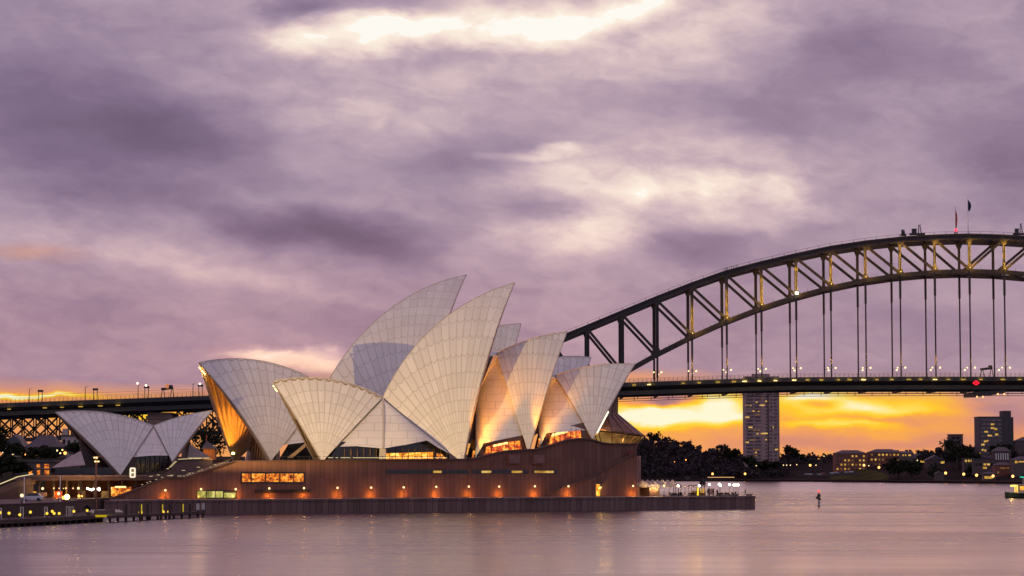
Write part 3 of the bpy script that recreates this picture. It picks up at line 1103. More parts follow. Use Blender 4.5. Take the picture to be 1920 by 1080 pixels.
# glass walls and lit foyers under the shells
GL = JA.n * .2
g = flat('glass_wall', [JA.hit(x, y, -7.5) for x, y in ((612, 868), (848, 868), (838, 850), (800, 822), (718, 836), (640, 828))], DGLASS, oh, GL)
flat('lit_foyer', [JA.hit(x, y, -7.9) for x, y in ((724, 850), (812, 847.5), (812, 862), (724, 862))], ROOM_GOLD, g, JA.n * .05)
flat('lit_foyer', [JA.hit(x, y, -7.9) for x, y in ((818, 850), (828, 851), (838, 862), (818, 862))], ROOM_ORANGE, g, JA.n * .05)
b = MB()
for x in range(646, 846, 12):
    b.bar(JA.hit(x, 866, -8.1), JA.hit(x, 842, -8.1), .16)
b.build('mullion', BRONZE, g)
g = flat('glass_wall', [JA.hit(x, y, -11.5) for x, y in ((893, 868), (1000, 856), (984, 808), (905, 824))], BROWNGL, oh, GL)
flat('lit_foyer', [JA.hit(x, y, -11.9) for x, y in ((906, 862), (978, 846), (976, 826), (940, 830), (912, 838))], ROOM_RED, g, JA.n * .05)
flat('lit_ceiling', [JA.hit(x, y, -12.2) for x, y in ((925, 838), (952, 832), (952, 828.5), (925, 834))], G_YELL2, g, JA.n * .05)
b = MB()
for x in range(910, 985, 11):
    b.bar(JA.hit(x, 866, -12.4), JA.hit(x, 824, -12.4), .16)
b.build('mullion', BRONZE, g)
g = flat('glass_wall', [JA.hit(x, y, -10.5) for x, y in ((1010, 845), (1115, 832), (1096, 792), (1026, 808))], BROWNGL, oh, GL)
flat('lit_foyer', [JA.hit(x, y, -10.9) for x, y in ((1027, 838), (1092, 826), (1088, 805), (1034, 815))], ROOM_RED, g, JA.n * .05)
flat('lit_ceiling', [JA.hit(x, y, -11.2) for x, y in ((1034, 818.5), (1064, 811), (1064, 806.5), (1036, 813))], G_YELL2, g, JA.n * .05)
b = MB()
for x in range(1030, 1098, 10):
    b.bar(JA.hit(x, 838, -11.4), JA.hit(x, 804, -11.4), .16)
b.build('mullion', BRONZE, g)
g = flat('glass_wall', [CA.hit(x, y, -9) for x, y in ((520, 866), (640, 866), (640, 826), (545, 826))], DGLASS, oh, GL)
b = MB()
b.prism([CA.hit(x, y, -16) for x, y in ((541, 858), (549, 858), (573, 838), (573, 832))], CA.n * 1)
b.build('foyer_stair', mat('lit_tint_stone', (.5, .34, .16), .6), g)  # warm foyer light put into the stone colour
# dark glazing behind the flank shells, between one mouth and the next shell
flat('glass_wall', [JA.hit(x, y, 3) for x, y in ((872, 870), (1000, 862), (985, 800), (934, 700), (918, 700))], BROWNGL, oh, GL)
flat('glass_wall', [JA.hit(x, y, 3) for x, y in ((1000, 850), (1096, 842), (1086, 790), (1043, 730), (1028, 735))], BROWNGL, oh, GL)
# bronze glass hung inside the open south mouth
mid_ = c_south.F.lerp(CA.mirror(c_south.F), .5)
gm = []
for o_, z_ in ((-13.6, 10.0), (14.6, 10.0), (13.5, 16), (10, 22), (0, 27), (-9, 21), (-12, 15)):
    q_ = mid_ + CA.n * o_ + CA.e * (3.0 + (z_ - 10) * .1)
    gm.append(Vector((q_.x, q_.y, z_)))
g = flat('glass_wall', gm, BROWNGL, oh, CA.e * .2)
b = MB()
for k_ in range(-5, 7):
    q_ = mid_ + CA.n * (k_ * 2.1) + CA.e * 2.8
    zt_ = 25 - abs(k_) * 2.2
    b.bar(Vector((q_.x, q_.y, 11.2)), Vector((q_.x, q_.y, 0)) + CA.e * ((zt_ - 11) * .1) + Vector((0, 0, zt_)), .3)
b.build('mullion', BRONZE, g)
# slim lit edges where the mouths of the near shells come down
for x0, y0, x1, y1, w0 in ((889, 845, 886, 863, -13), (1012, 822, 1009, 838, -12)):
    MB().bar(JA.hit(x0, y0, w0), JA.hit(x1, y1, w0), .5).build('lit_slot', ROOM_ORANGE, oh)
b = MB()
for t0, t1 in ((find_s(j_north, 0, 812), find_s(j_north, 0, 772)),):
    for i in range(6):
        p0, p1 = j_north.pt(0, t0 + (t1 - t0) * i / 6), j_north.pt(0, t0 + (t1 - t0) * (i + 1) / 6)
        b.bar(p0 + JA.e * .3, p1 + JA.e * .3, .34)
b.build('lit_edge_glow', glow('pale_edge_glow', (1, .86, .66), 1.6), oh)  # glowing bars stand in for light on the shell edge
# topaz glass skirt at the north end
J = JA.hit


def ringp(ax_pt, side_pt, k=6):
    """Half ellipse from the near side round the nose to the far side."""
    c = JA.mirror(side_pt).lerp(side_pt, .5)
    va, vs = ax_pt - c, side_pt - c
    return [c + vs * math.cos(math.pi * i / (2 * k)) + va * math.sin(math.pi * i / (2 * k)) for i in range(2 * k + 1)]


r_top = ringp(J(1158, 728), J(1150, 742, -3))
r_neck = ringp(J(1156.5, 776), J(1130, 782, -6.5))
r_lip = ringp(J(1207, 818), J(1122, 806, -11))
r_lip2 = ringp(J(1206, 821), J(1122, 809, -10.9))
r_base = ringp(J(1190, 836), J(1128, 834, -9.5))
skirt = MB().loft([r_top, r_neck, r_lip], closed=False).build('glass_skirt', BROWNGL, oh, smooth=False)
MB().loft([r_lip2, r_base], closed=False).build('lower_glazing', ROOM_DIM, skirt)
b = MB()
for a, c in zip(r_lip, r_lip[1:]):
    b.bar(a, c, .5, .3)
for k in range(13):
    b.bar(r_top[k], r_neck[k], .22)
    b.bar(r_neck[k], r_lip[k], .22)
    b.bar(r_lip2[k], r_base[k], .2)
b.build('mullion', BRONZE, skirt)
lamp(J(1138, 802, -12.5), 600, (1, .55, .15), oh, .4)
lamp(J(1172, 828, -9), 400, (1, .55, .15), oh, .4)

# floodlights of the building
fl_p = CA.hit(437, 850, 10.5)
b = MB().ball(fl_p, .5, sz=.7)
fl = b.build('floodlight', glow('flood_core', (1, .66, .16), 9.0), oh)
lamp(fl_p + Vector((0, 0, .6)), 60000, (1, .36, .03), oh, .3, 'SPOT', CA.hit(400, 740, 6), 120, .8)
lamp(CA.hit(472, 855, 0), 2600, (1, .30, .03), oh, .3, 'SPOT', CA.hit(420, 760, 10), 90, .8)
for (x, y, w0), (ax_, ay_, aw), pw in (((890, 855, -21), (926, 735, -9), 46000), ((896, 853, -19), (915, 800, -11), 14000), ((1010, 836, -20), (1033, 745, -8), 27000), ((1014, 834, -18), (1028, 800, -11), 8000)):
    p = JA.hit(x, y, w0)
    MB().box(p, (.5, .5, .35)).build('floodlight', BLACK, oh)
    lamp(p + Vector((0, 0, .4)), pw, (1, .35, .018), oh, .2, 'SPOT', JA.hit(ax_, ay_, aw), 46, .7)
# lamps at the shell tips
for H, e in ((c_south, -1), (j_south, -1)):
    for t0, t1 in ((.985, .965), (.945, .90)):
        p0, p1 = H.inner(H.pt(.004, t0), 1.5), H.inner(H.pt(.004, t1), 1.5)
        MB().bar(p0 - H.ax.e * .3, p1 - H.ax.e * .3, .3).build('tip_light', glow('tip_lamp', (1, .75, .35), 2.2), oh)
lamp(c_south.inner(c_south.pt(.01, .93), 3.0) - CA.e * 1.5, 700, (1, .6, .15), oh, .3)
# ------------------------------------------------------------------ steel arch bridge
BX, B1, B2, PAN = 241.0, 1308.0, 1338.0, 18.29
TOPZ_PTS = [(0, 134.6), (18, 134.1), (37, 132.9), (53, 131.2), (74, 128.0), (94, 123.7), (111, 119.7), (129, 115), (146, 109), (164, 102), (181, 95), (199, 87.5), (211, 82.6), (256, 64)]
DECK_PTS = [(-120, 762), (0, 756), (180, 749.5), (370, 742.5), (1180, 717), (1400, 709.5), (1500, 707.3), (1700, 706.3), (1920, 706.3)]


def interp(pts, x):
    if x <= pts[0][0]:
        return pts[0][1]
    for (a, ya), (c, yc) in zip(pts, pts[1:]):
        if x <= c:
            return ya + (yc - ya) * (x - a) / (c - a)
    return pts[-1][1]


def ztop(k):
    return interp(TOPZ_PTS, abs(k) * PAN) - 1.6


def zbot(k):
    return 114.6 - .001613 * (k * PAN) ** 2


DY1, DY2 = B1 - 9.5, B2 + 9.5


def zdeck(X):
    if X > 241:
        X = 482 - X
    return at(960 + X / DY1 * F_PX, interp(DECK_PTS, 960 + X / DY1 * F_PX), DY1).z


bridge = thing('arch_bridge', (BX, 1323, 0), 'huge dark steel arch bridge crossing the harbour behind the concert hall', 'bridge')
for tr, Y in enumerate((B1, B2)):
    N = lambda k, z: Vector((BX + k * PAN, Y, z))
    t, c = MB(), MB()
    for k in range(-14, 14):
        a, d = N(k, ztop(k)), N(k + 1, ztop(k + 1))
        # box chord built as two flanges and a lattice web so that light passes
        for dz2 in (1.15, -1.15):
            t.bar(a + Vector((0, 0, dz2)), d + Vector((0, 0, dz2)), 1.9, .75)
        t.bar(a, d, .9, 1.7)
        c.bar(N(k, zbot(k)), N(k + 1, zbot(k + 1)), 1.8, 2.35)
        for i in range(3):
            p = a.lerp(d, i / 3) + Vector((0, 0, 1.5))
            t.tube(p, p + Vector((0, 0, 1.3)), .09, n=4)
            p = N(k, zbot(k)).lerp(N(k + 1, zbot(k + 1)), i / 3) + Vector((0, 0, 1.3))
            c.tube(p, p + Vector((0, 0, 1.3)), .08, n=4)
        t.bar(a + Vector((0, 0, 2.8)), d + Vector((0, 0, 2.8)), .12)
    t.build('top_chord', STEEL, bridge)
    c.build('bottom_chord', STEEL, bridge)
    for k in range(-14, 15):
        wd = 1.2 + .045 * abs(k)
        p, z0 = N(k, ztop(k) - 1.5), zbot(k) + 1.3
        q = MB()
        for s in (-1, 1):
            q.bar(p + Vector((s * wd * .38, 0, 0)), Vector((p.x + s * wd * .38, Y, z0)), wd * .26, 1.3)
        q.bar(p, Vector((p.x, Y, z0)), wd * .7, .5)
        # gusset plates at both ends
        q.prism([(p.x - 1.9, Y - .75, p.z + .2), (p.x + 1.9, Y - .75, p.z + .2), (p.x + .7, Y - .75, p.z - 2.6), (p.x - .7, Y - .75, p.z - 2.6)], (0, 1.5, 0))
        q.prism([(p.x - 1.9, Y - .75, z0 - .2), (p.x + 1.9, Y - .75, z0 - .2), (p.x + .7, Y - .75, z0 + 2.4), (p.x - .7, Y - .75, z0 + 2.4)], (0, 1.5, 0))
        q.build('post', STEEL, bridge)
    for k in range(-14, 14):
        a, d = (N(k, ztop(k) - 1), N(k + 1, zbot(k + 1) + 1)) if k < 0 else (N(k, zbot(k) + 1), N(k + 1, ztop(k + 1) - 1))
        q = MB()
        for s in (-1, 1):
            q.bar(a + Vector((0, s * .55, 0)), d + Vector((0, s * .55, 0)), .2, 1.35)
        q.bar(a, d, 1.0, .7)
        q.build('diagonal', STEEL, bridge)
    for k in range(-12, 13):
        z0, z1 = zbot(k) - 1.3, zdeck(BX + k * PAN)
        if z0 - z1 < 3:
            continue
        q = MB()
        zt = max(z0 - 11, z1 + 2)
        q.bar(N(k, z0), N(k, zt), 1.1, 1.0)
        q.bar(N(k, zt), N(k, z1), .7, .7)
        q.build('hanger', STEEL, bridge)
# bracing between the two trusses
t, c = MB(), MB()
for k in range(-14, 15):
    X = BX + k * PAN
    t.bar((X, B1, ztop(k)), (X, B2, ztop(k)), 1.0, 1.6)
    c.bar((X, B1, zbot(k)), (X, B2, zbot(k)), 1.0, 1.6)
    if k < 14:
        X2 = X + PAN
        for ya, yb in ((B1, B2), (B2, B1)):
            t.bar((X, ya, ztop(k)), (X2, yb, ztop(k + 1)), .7, 1.0)
            c.bar((X, ya, zbot(k)), (X2, yb, zbot(k + 1)), .7, 1.0)
t.build('top_bracing', STEEL, bridge)
c.build('bottom_bracing', STEEL, bridge)
# deck
b, rl = MB(), [MB(), MB()]
fs, gr = [MB() for _ in range(4)], [MB(), MB()]
x = -300.0
XS = []
while x < 800:
    XS.append(x)
    x += PAN / 2
for xa, xb in zip(XS, XS[1:]):
    za, zb = zdeck(xa), zdeck(xb)
    prof_ = lambda X, z: [(X, DY1, z), (X, DY2, z), (X, DY2, z - 2.2), (X, DY2 - 3, z - 4.2), (X, DY1 + 3, z - 4.2), (X, DY1, z - 2.2)]
    b.loft([prof_(xa, za), prof_(xb, zb)])
    for gi, Y in enumerate((DY1 + 3.6, DY2 - 3.6, B1 + 2, B2 - 2)):
        fs[gi].bar((xa, Y, za - 4.4), (xb, Y, zb - 4.4), .6, 4.2)
    for ri, Y in enumerate((DY1 + .2, DY2 - .2)):
        for i in range(4):
            f = i / 4
            p = Vector((xa + (xb - xa) * f, Y, za + (zb - za) * f))
            rl[ri].tube(p, p + Vector((0, 0, 1.9)), .09, n=4)
        for dz2 in (.7, 1.3, 1.9):
            rl[ri].bar((xa, Y, za + dz2), (xb, Y, zb + dz2), .09)
b.build('deck', STEEL2, bridge)
for g_ in fs:
    g_.build('girder', STEEL2, bridge)
for g_ in rl:
    g_.build('railing', STEEL2, bridge)
for k in range(-13, 14):
    X = BX + k * PAN
    z = zdeck(X) - 4
    MB().prism([(X - .5, DY1 + 2.5, z), (X - .5, DY2 - 2.5, z), (X - .5, B2 - 2, z - 3.6), (X - .5, B1 + 2, z - 3.6)], (1.0, 0, 0)).bar((X, B1, z + 2), (X, B1, z - 3), 4.2, 1.0).build('cross_girder', STEEL2, bridge)
for gi, Y in enumerate((DY1 + 6, DY2 - 6)):
    for xa, xb in zip(XS, XS[1:]):
        if xa < -15 or xa > 497:
            continue
        gr[gi].bar((xa, Y, zdeck(xa) - 8.6), (xb, Y, zdeck(xb) - 8.6), .28)
        gr[gi].bar((xa, Y, zdeck(xa) - 7.2), (xb, Y, zdeck(xb) - 7.2), .14)
        gr[gi].tube((xa, Y, zdeck(xa) - 8.6), (xa, Y, zdeck(xa) - 5.5), .16, n=4)
for g_ in gr:
    g_.build('gantry_rail', STEEL2, bridge)
# approach trusses and stone piers at the left
for Y in (B1 + 2, B2 - 2):
    for xs0, nn in ((-312, 10), (-176, 11)):
        q = MB()
        wdt = 12.4
        for i in range(nn):
            xa, xb = xs0 + i * wdt, xs0 + (i + 1) * wdt
            zt, zl = zdeck(xa) - 7, zdeck(xa) - 7.5 - 11.5
            zt2, zl2 = zdeck(xb) - 7, zdeck(xb) - 7.5 - 11.5
            q.bar((xa, Y, zl), (xb, Y, zl2), 1.0, 1.7)
            q.bar((xa, Y, zt), (xb, Y, zt2), 1.0, 1.2)
            q.bar((xa, Y, zl), (xa, Y, zt), .7, .8)
            q.bar(((xa + xb) / 2, Y, (zl + zl2) / 2), ((xa + xb) / 2, Y, (zt + zt2) / 2), .55, .55)
            q.bar((xa, Y, zl), (xb, Y, zt2), .8, .9)
            q.bar((xa, Y, zt), (xb, Y, zl2), .8, .9)
        q.build('approach_truss', STEEL, bridge)
q = MB()
for i in range(10):
    X = -312 + 12.4 * i
    z = zdeck(X) - 13
    q.bar((X, B1 + 2, z + 5), (X + 6.2, (B1 + B2) / 2, z - 4), .5)
    q.bar((X + 12.4, B2 - 2, z + 5), (X + 6.2, (B1 + B2) / 2, z - 4), .5)
q.build('sway_bracing', STEEL, bridge)
for X in (-185,):
    q = MB()
    q.box((X, B1 + 6, 18), (12.5, 12, 2 * (zdeck(X) - 7.6 - 18)))
    q.box((X, B1 + 6, zdeck(X) - 10.2), (14, 13.5, 1.6))
    q.box((X, B2 - 6, 18), (12.5, 12, 2 * (zdeck(X) - 7.6 - 18)))
    q.build('pier', STONE, bridge)
for X in (-34, 516):
    for Y in (B1 - 6, B2 + 6):
        q = MB()
        for z0, z1, h0, h1 in ((0, 48, 9.5, 9), (48, 80, 8.2, 7.4), (80, 84, 8.2, 8.2), (84, 89, 6.6, 6.2)):
            q.loft([[(X + a * h0, Y + e * h0 * .7, z0) for a, e in ((-1, -1), (1, -1), (1, 1), (-1, 1))], [(X + a * h1, Y + e * h1 * .7, z1 - .01) for a, e in ((-1, -1), (1, -1), (1, 1), (-1, 1))]])
        q.build('pylon', STONE, bridge)
# bridge lamps
for x in (18, 85, 117, 152, 189, 222, 1189, 1217, 1281, 1311, 1346, 1376, 1396, 1424, 1454, 1489, 1514, 1540, 1572, 1593, 1619, 1644, 1672, 1704, 1726, 1753, 1778, 1806, 1839, 1880, 1912):
    X = (x - 960) / F_PX * DY1
    z = zdeck(X) - 1.5 - (1.8 if x < 300 else 0)
    q = MB().box((X, DY1 - .35, z), (random.uniform(1.6, 2.4), .5, random.uniform(.35, .55)))
    br = x in (1217, 1396, 1424, 1454, 1489, 1619, 1753)
    q.build('fascia_lamp', glow('deck_lamp_bright', (1, .72, .28), 2.4) if br else glow('deck_lamp_dim', (1, .60, .10), .55), bridge)
    lamp((X, DY1 - 1.7, z + .2), 330 if br else 170, (1, .60, .10), bridge, .15)
for k in range(-10, 3):
    X = BX + k * PAN
    if zbot(k) - zdeck(X) < 8:
        continue
    z = zdeck(X) + 5.2
    for Y, offs in ((B1, (-2.0, 2.0)), (B2, (2.1,))):
        for o in offs:
            q = MB().bar((X, Y - .3, z + .3), (X + o, Y - 1.2, z + .4), .18).ball((X + o, Y - 1.2, z - .1), .52 if o > 0 else .42)
            q.mi = [1 if i > 5 else 0 for i in range(len(q.f))]
            q.build('hanger_lamp', [STEEL2, glow('hanger_lamp_glow', (1, .76, .36), 2.0)], bridge, smooth=False)
    # uplights at the feet of the near posts, plus bare lights added higher up
    if k >= -8:
        zb = zbot(k) + 2.2
        big = k == -5
        MB().box((X + .2, B1 - 1.6, zb - .4), (.4, .4, .4) if not big else (1.3, 1.0, 1.3)).build('floodlight', G_YELL2 if not big else glow('bright_flood', (1, .88, .5), 12), bridge)
        for hh_, pw_ in ((2.2, 2400), (7, 2600), (12, 1500)):
            lamp((X + .9, B1 - 2.2, zb + hh_), pw_, (1, .50, .04), bridge, .06)
        lamp((X + .6, B1 - 2.6, z + 3.5), 1700, (1, .48, .05), bridge, .06)

# things standing on the bridge
fp = thing('flagpole', (BX - .4, B1, ztop(0) + 1.6), 'tall flagpole with a hanging dark blue flag on the arch crown', 'flagpole', 'flagpoles on the arch crown')
MB().tube((BX - .4, B1, ztop(0) + 1.6), (BX - .4, B1, 153), .24, .12, 8).build('pole', WHITE, fp)


def flag(name, x0, y, z0, z1, wdt, m, parent, lean=0.0):
    q = MB()
    rows = []
    for i in range(9):
        f = i / 8
        z = z1 + (z0 - z1) * f
        wv = wdt * (.25 + .75 * math.sin(math.pi * (.15 + .8 * f)))
        rows.append([(x0 + wv * j / 5, y - .35 * math.sin(j * 1.6 + f * 3), z - .25 * j) for j in range(6)])
    q.loft(rows, closed=False)
    return q.build(name, m, parent, smooth=True)


flag('flag', BX - .3, B1, 147.2, 152.5, 1.7, mat('navy_flag_cloth', (.012, .02, .06), .8), fp)
fp2 = thing('flagpole', (BX - 1.6, B2, ztop(0) + 1.6), 'tall flagpole with a limp reddish flag beside the red beacon', 'flagpole', 'flagpoles on the arch crown')
MB().tube((BX - 1.6, B2, ztop(0) + 1.6), (BX - 1.6, B2, 152), .22, .1, 8).build('pole', mat('rusty_pole', (.3, .1, .08), .6), fp2)
flag('flag', BX - 1.5, B2, 141, 150, .9, mat('red_flag_cloth', (.5, .12, .09), .8), fp2)
bc = thing('beacon_tower', (BX - 3.0, 1330, ztop(0) + 1.6), 'small steel beacon tower with a glowing red lamp on the arch crown', 'beacon')
q = MB()
for sx in (-.7, .7):
    for sy in (-.7, .7):
        q.tube((BX - 3 + sx, 1330 + sy, ztop(0) + 1.4), (BX - 3 + sx * .8, 1330 + sy * .8, 137.5), .14, n=5)
q.box((BX - 3, 1330, 136.3), (1.7, 1.7, .3))
q.build('frame', STEEL2, bc)
MB().ball((BX - 3.1, 1329, 138.4), .8).build('beacon_lamp', G_RED, bc)


def crane(x, ytop, label, big=1.0):
    X = (x - 960) / F_PX * B1
    kx = (X - BX) / PAN
    z = interp(TOPZ_PTS, abs(kx) * PAN) + .2
    c = thing('maintenance_crane', (X, B1, z), label, 'crane', 'maintenance cranes on the arch')
    q = MB().box((X, B1, z + .5), (8 * big, 2.6, 1.0)).box((X - 1.6 * big, B1, z + 2.0), (2.3 * big, 2.2, 2.2)).box((X - 1.5 * big, B1, z + 3.2), (2.7 * big, 2.4, .25))
    q.build('cab', STEEL2, c)
    q = MB()
    zt = at(x, ytop, B1).z
    for dx2, tx, zz in ((.6, .9, zt), (2.2, 1.5, zt - .6)):
        q.tube((X + dx2 * big, B1, z + .9), (X + tx * big, B1, zz), .28, .2, 5)
    for i in range(4):
        f = (i + .5) / 4
        zz = z + .9 + (zt - z - 1.6) * f
        q.bar((X + .6 * big, B1, zz), (X + 2.0 * big, B1, zz + .5), .14)
    q.bar((X + 1.0 * big, B1, zt - .4), (X + 2.0 * big, B1, zt), .3)
    q.build('derrick', STEEL2, c)


crane(1723, 421, 'boxy maintenance crane with a lattice mast left of the flagpoles')
crane(1915, 419, 'maintenance crane with a double mast right of the flagpoles', .8)
crane(1697, 431, 'smallest maintenance crane, just left of the boxy one', .35)
for x0, x1, yt, yb, lab in ((1838, 1861, 685, 703, 'dark sign gantry on splayed legs over the bridge roadway'), (302, 325, 722, 741, 'sign gantry with orange lit panel on the approach viaduct')):
    Y = 1320
    p0, p1 = at(x0, yb, Y), at(x1, yt, Y)
    t = thing('sign_gantry', (p0.lerp(p1, .5).x, Y, zdeck(p0.x)), lab, 'sign gantry')
    z0 = zdeck(p0.x)
    q = MB()
    for f in (.0, .75):
        xx = p0.x + (p1.x - p0.x) * f
        q.bar((xx, Y, z0), (xx + .8, Y, p1.z - 1.6), .35)
        q.bar((xx + 2.2, Y, z0), (xx + 1.2, Y, p1.z - 1.6), .35)
    q.bar((p0.x, Y, p1.z - 2.2), (p1.x, Y, p1.z - 1.4), .4, 1.3)
    q.build('frame', STEEL2, t)
    q = MB().box((p0.x + (p1.x - p0.x) * .8, Y - .4, p1.z - .8), (2.0, .5, 1.6))
    q.build('sign_panel', STEEL2, t)
    if x0 < 1000:
        MB().box((p0.x + (p1.x - p0.x) * .5, Y - .5, p1.z - .6), (1.6, .5, 2.2)).build('lit_panel', glow('dim_orange_panel', (1, .35, .12), .6), t)
for i, (x, y, kind) in enumerate(((55, 729, 0), (76, 733, 1), (160, 725, 0), (179, 730, 1), (259, 722, 0), (275, 726, 1), (362, 719, 0), (376, 723, 1))):
    Y = 1322
    p = at(x, y, Y)
    z0 = zdeck(p.x)
    lit = x in (259, 275, 376)
    lab = ORD[i // 2] + (' slim single catenary pole' if kind == 0 else ' portal catenary mast with a box on top') + ' from the left on the approach viaduct'
    t = thing('catenary_pole' if kind == 0 else 'catenary_portal', (p.x, Y, z0), lab, 'catenary mast', 'catenary masts on the approach viaduct')
    q = MB()
    if kind == 0:
        q.tube((p.x, Y, z0), (p.x, Y, p.z), .26, .16, 6).bar((p.x, Y, p.z - .6), (p.x + 1.4, Y, p.z + .4), .14)
    else:
        for o in (-.95, .95):
            q.tube((p.x + o, Y, z0), (p.x + o, Y, p.z), .2, n=6)
        q.box((p.x, Y, p.z), (2.8, 1.0, 1.1))
    q.build('pole', STEEL2, t)
    if lit:
        MB().ball((p.x - .3, Y - .4, p.z + .9), .62).build('lamp_head', glow('pale_mast_lamp', (1, .8, .62), 2.2), t)
q = MB()
for dz2 in (3.4, 4.6):
    for xa, xb in zip(XS, XS[1:]):
        if xb < 20:
            q.tube((xa, 1324, zdeck(xa) + dz2), (xb, 1324, zdeck(xb) + dz2), .05, n=4)
q.build('overhead_wire', STEEL2, bridge)
# clearance sign and gantry under the deck
p = at(1830, 718, DY1 - 1)
t = thing('clearance_sign', p, 'red glowing diamond sign on the bridge deck edge', 'sign')
q = MB()
for i in range(4):
    a0, a1 = i * math.pi / 2, (i + 1) * math.pi / 2
    q.bar(p + Vector((1.6 * math.cos(a0), -.3, 1.05 * math.sin(a0))), p + Vector((1.6 * math.cos(a1), -.3, 1.05 * math.sin(a1))), .42)
q.bar(p + Vector((0, -.3, -.5)), p + Vector((0, -.3, .5)), .32)
q.build('diamond', glow('red_sign_light', (1, .015, .03), 1.8), t)
MB().box(p + Vector((0, .2, 0)), (2.6, .3, 1.9)).build('backing', BLACK, t)
p0, p1 = at(1826, 737, DY1 + 4), at(1884, 735, DY1 + 4)
t = thing('maintenance_gantry', p0.lerp(p1, .5), 'dark maintenance gantry with orange lamps hanging under the bridge deck', 'gantry')
q = MB()
q.prism([p0 + Vector((0, 0, .6)), p0 + Vector((0, 0, -1.6)), p0 + Vector((6, 0, -1.4)), p1 + Vector((0, 0, -.6)), p1 + Vector((0, 0, 1.2))], (0, 30, 0))
q.build('platform', STEEL2, t)
q = MB()
for f in (0, .25, .5, .75, 1):
    e = p0.lerp(p1, f)
    q.tube(e, Vector((e.x, e.y, zdeck(e.x) - 4)), .25, n=5)
    q.tube(e - Vector((0, 0, 1.3)), e + Vector((0, 0, 1.6)), .14, n=5)
q.build('hanger_frame', STEEL2, t)
for x, y in ((1832, 744), (1843, 744), (1871, 739), (1883, 739)):
    MB().ball(at(x, y, DY1 + 3.6), .48).build('gantry_lamp', glow('orange_gantry_lamp', (1, .36, .12), 3.0), t)


# ------------------------------------------------------------------ people: one skinned body each
def person_mesh(name, pose):
    """pose: joint name -> (x, y, z) metres, feet at z 0, facing -y."""
    J = dict(pelvis=(0, 0, .93), waist=(0, .01, 1.10), chest=(0, 0, 1.32), neck=(0, -.01, 1.50), skull=(0, -.03, 1.62), crown=(0, -.02, 1.74),
             hip_l=(.10, 0, .88), knee_l=(.11, -.03, .49), heel_l=(.11, .02, .08), toe_l=(.12, -.15, .04),
             hip_r=(-.10, 0, .88), knee_r=(-.11, -.03, .49), heel_r=(-.11, .02, .08), toe_r=(-.12, -.15, .04),
             sh_l=(.19, 0, 1.42), elb_l=(.25, .03, 1.14), wr_l=(.26, -.05, .90), hand_l=(.26, -.08, .80),
             sh_r=(-.19, 0, 1.42), elb_r=(-.25, .03, 1.14), wr_r=(-.26, -.05, .90), hand_r=(-.26, -.08, .80), nose=(0, -.125, 1.63))
    J.update(pose)
    Rd = dict(pelvis=.14, waist=.125, chest=.15, neck=.06, skull=.095, crown=.075, hip_l=.095, hip_r=.095, knee_l=.062, knee_r=.062, heel_l=.045, heel_r=.045,
              toe_l=.035, toe_r=.035, sh_l=.07, sh_r=.07, elb_l=.048, elb_r=.048, wr_l=.034, wr_r=.034, hand_l=.03, hand_r=.03, nose=.02)
    names = list(J)
    E = [('pelvis', 'waist'), ('waist', 'chest'), ('chest', 'neck'), ('neck', 'skull'), ('skull', 'crown'), ('skull', 'nose')]
    for s in 'lr':
        E += [('pelvis', 'hip_' + s), ('hip_' + s, 'knee_' + s), ('knee_' + s, 'heel_' + s), ('heel_' + s, 'toe_' + s),
              ('chest', 'sh_' + s), ('sh_' + s, 'elb_' + s), ('elb_' + s, 'wr_' + s), ('wr_' + s, 'hand_' + s)]
    me = bpy.data.meshes.new(name)
    me.from_pydata([J[k] for k in names], [(names.index(a), names.index(c)) for a, c in E], [])
    o = bpy.data.objects.new(name, me)
    COL.objects.link(o)
    o.modifiers.new('skin', 'SKIN')
    sv = me.skin_vertices[0].data
    for i, k in enumerate(names):
        sv[i].radius = (Rd[k], Rd[k])
        sv[i].use_root = k == 'pelvis'
    o.modifiers.new('smooth', 'SUBSURF').levels = 1
    o.modifiers[-1].render_levels = 1
    return o


def clothes(name, top, legs):
    m = bpy.data.materials.new(name)
    m.use_nodes = True
    t = NT(m.node_tree)
    z = t.sep(t.n('ShaderNodeTexCoord').outputs['Object'])[2]
    nz = t.noise(t.n('ShaderNodeTexCoord').outputs['Object'], 9.0, 3.0)
    c = t.mix(t.m('GREATER_THAN', z, .95), (*legs, 1), (*top, 1))
    c = t.mix(t.m('GREATER_THAN', z, 1.49), c, (.30, .17, .11, 1))
    c = t.mix(t.m('GREATER_THAN', z, 1.69), c, (.03, .02, .015, 1))
    c = t.mix(t.m('MULTIPLY', nz, .4), c, (.02, .02, .02, 1))
    p = t.n('ShaderNodeBsdfPrincipled')
    t.put(p.inputs['Base Color'], c)
    p.inputs['Roughness'].default_value = .8
    t.put(t.n('ShaderNodeOutputMaterial').inputs[0], p.outputs[0])
    return m


CL = [clothes('dark_clothes', (.03, .03, .04), (.02, .02, .025)), clothes('grey_clothes', (.06, .055, .06), (.03, .03, .05))]
walk = dict(knee_l=(.11, -.18, .50), heel_l=(.11, -.20, .08), toe_l=(.12, -.36, .06), knee_r=(-.11, .04, .50), heel_r=(-.11, .30, .12), toe_r=(-.12, .16, .04),
            elb_l=(.25, .14, 1.16), wr_l=(.25, .10, .93), hand_l=(.25, .07, .84), elb_r=(-.25, -.08, 1.15), wr_r=(-.24, -.24, .97), hand_r=(-.24, -.30, .92))
for i in range(8):
    x = 1358.5 + i * 3.3 + (1.2 if i > 3 else 0)
    X = (x - 960) / F_PX * B1
    z = interp(TOPZ_PTS, abs(X - BX))
    o = person_mesh('person', walk if i % 3 else {})
    o.data.materials.append(CL[0])
    o.location = (X, B1, z - .1)
    o.rotation_euler = (0, 0, R(90))
    tag(o, 'dark-clad climber on the top chord of the arch, ' + ORD[i] + ' from the left of the line', 'person', 'bridge climbers')
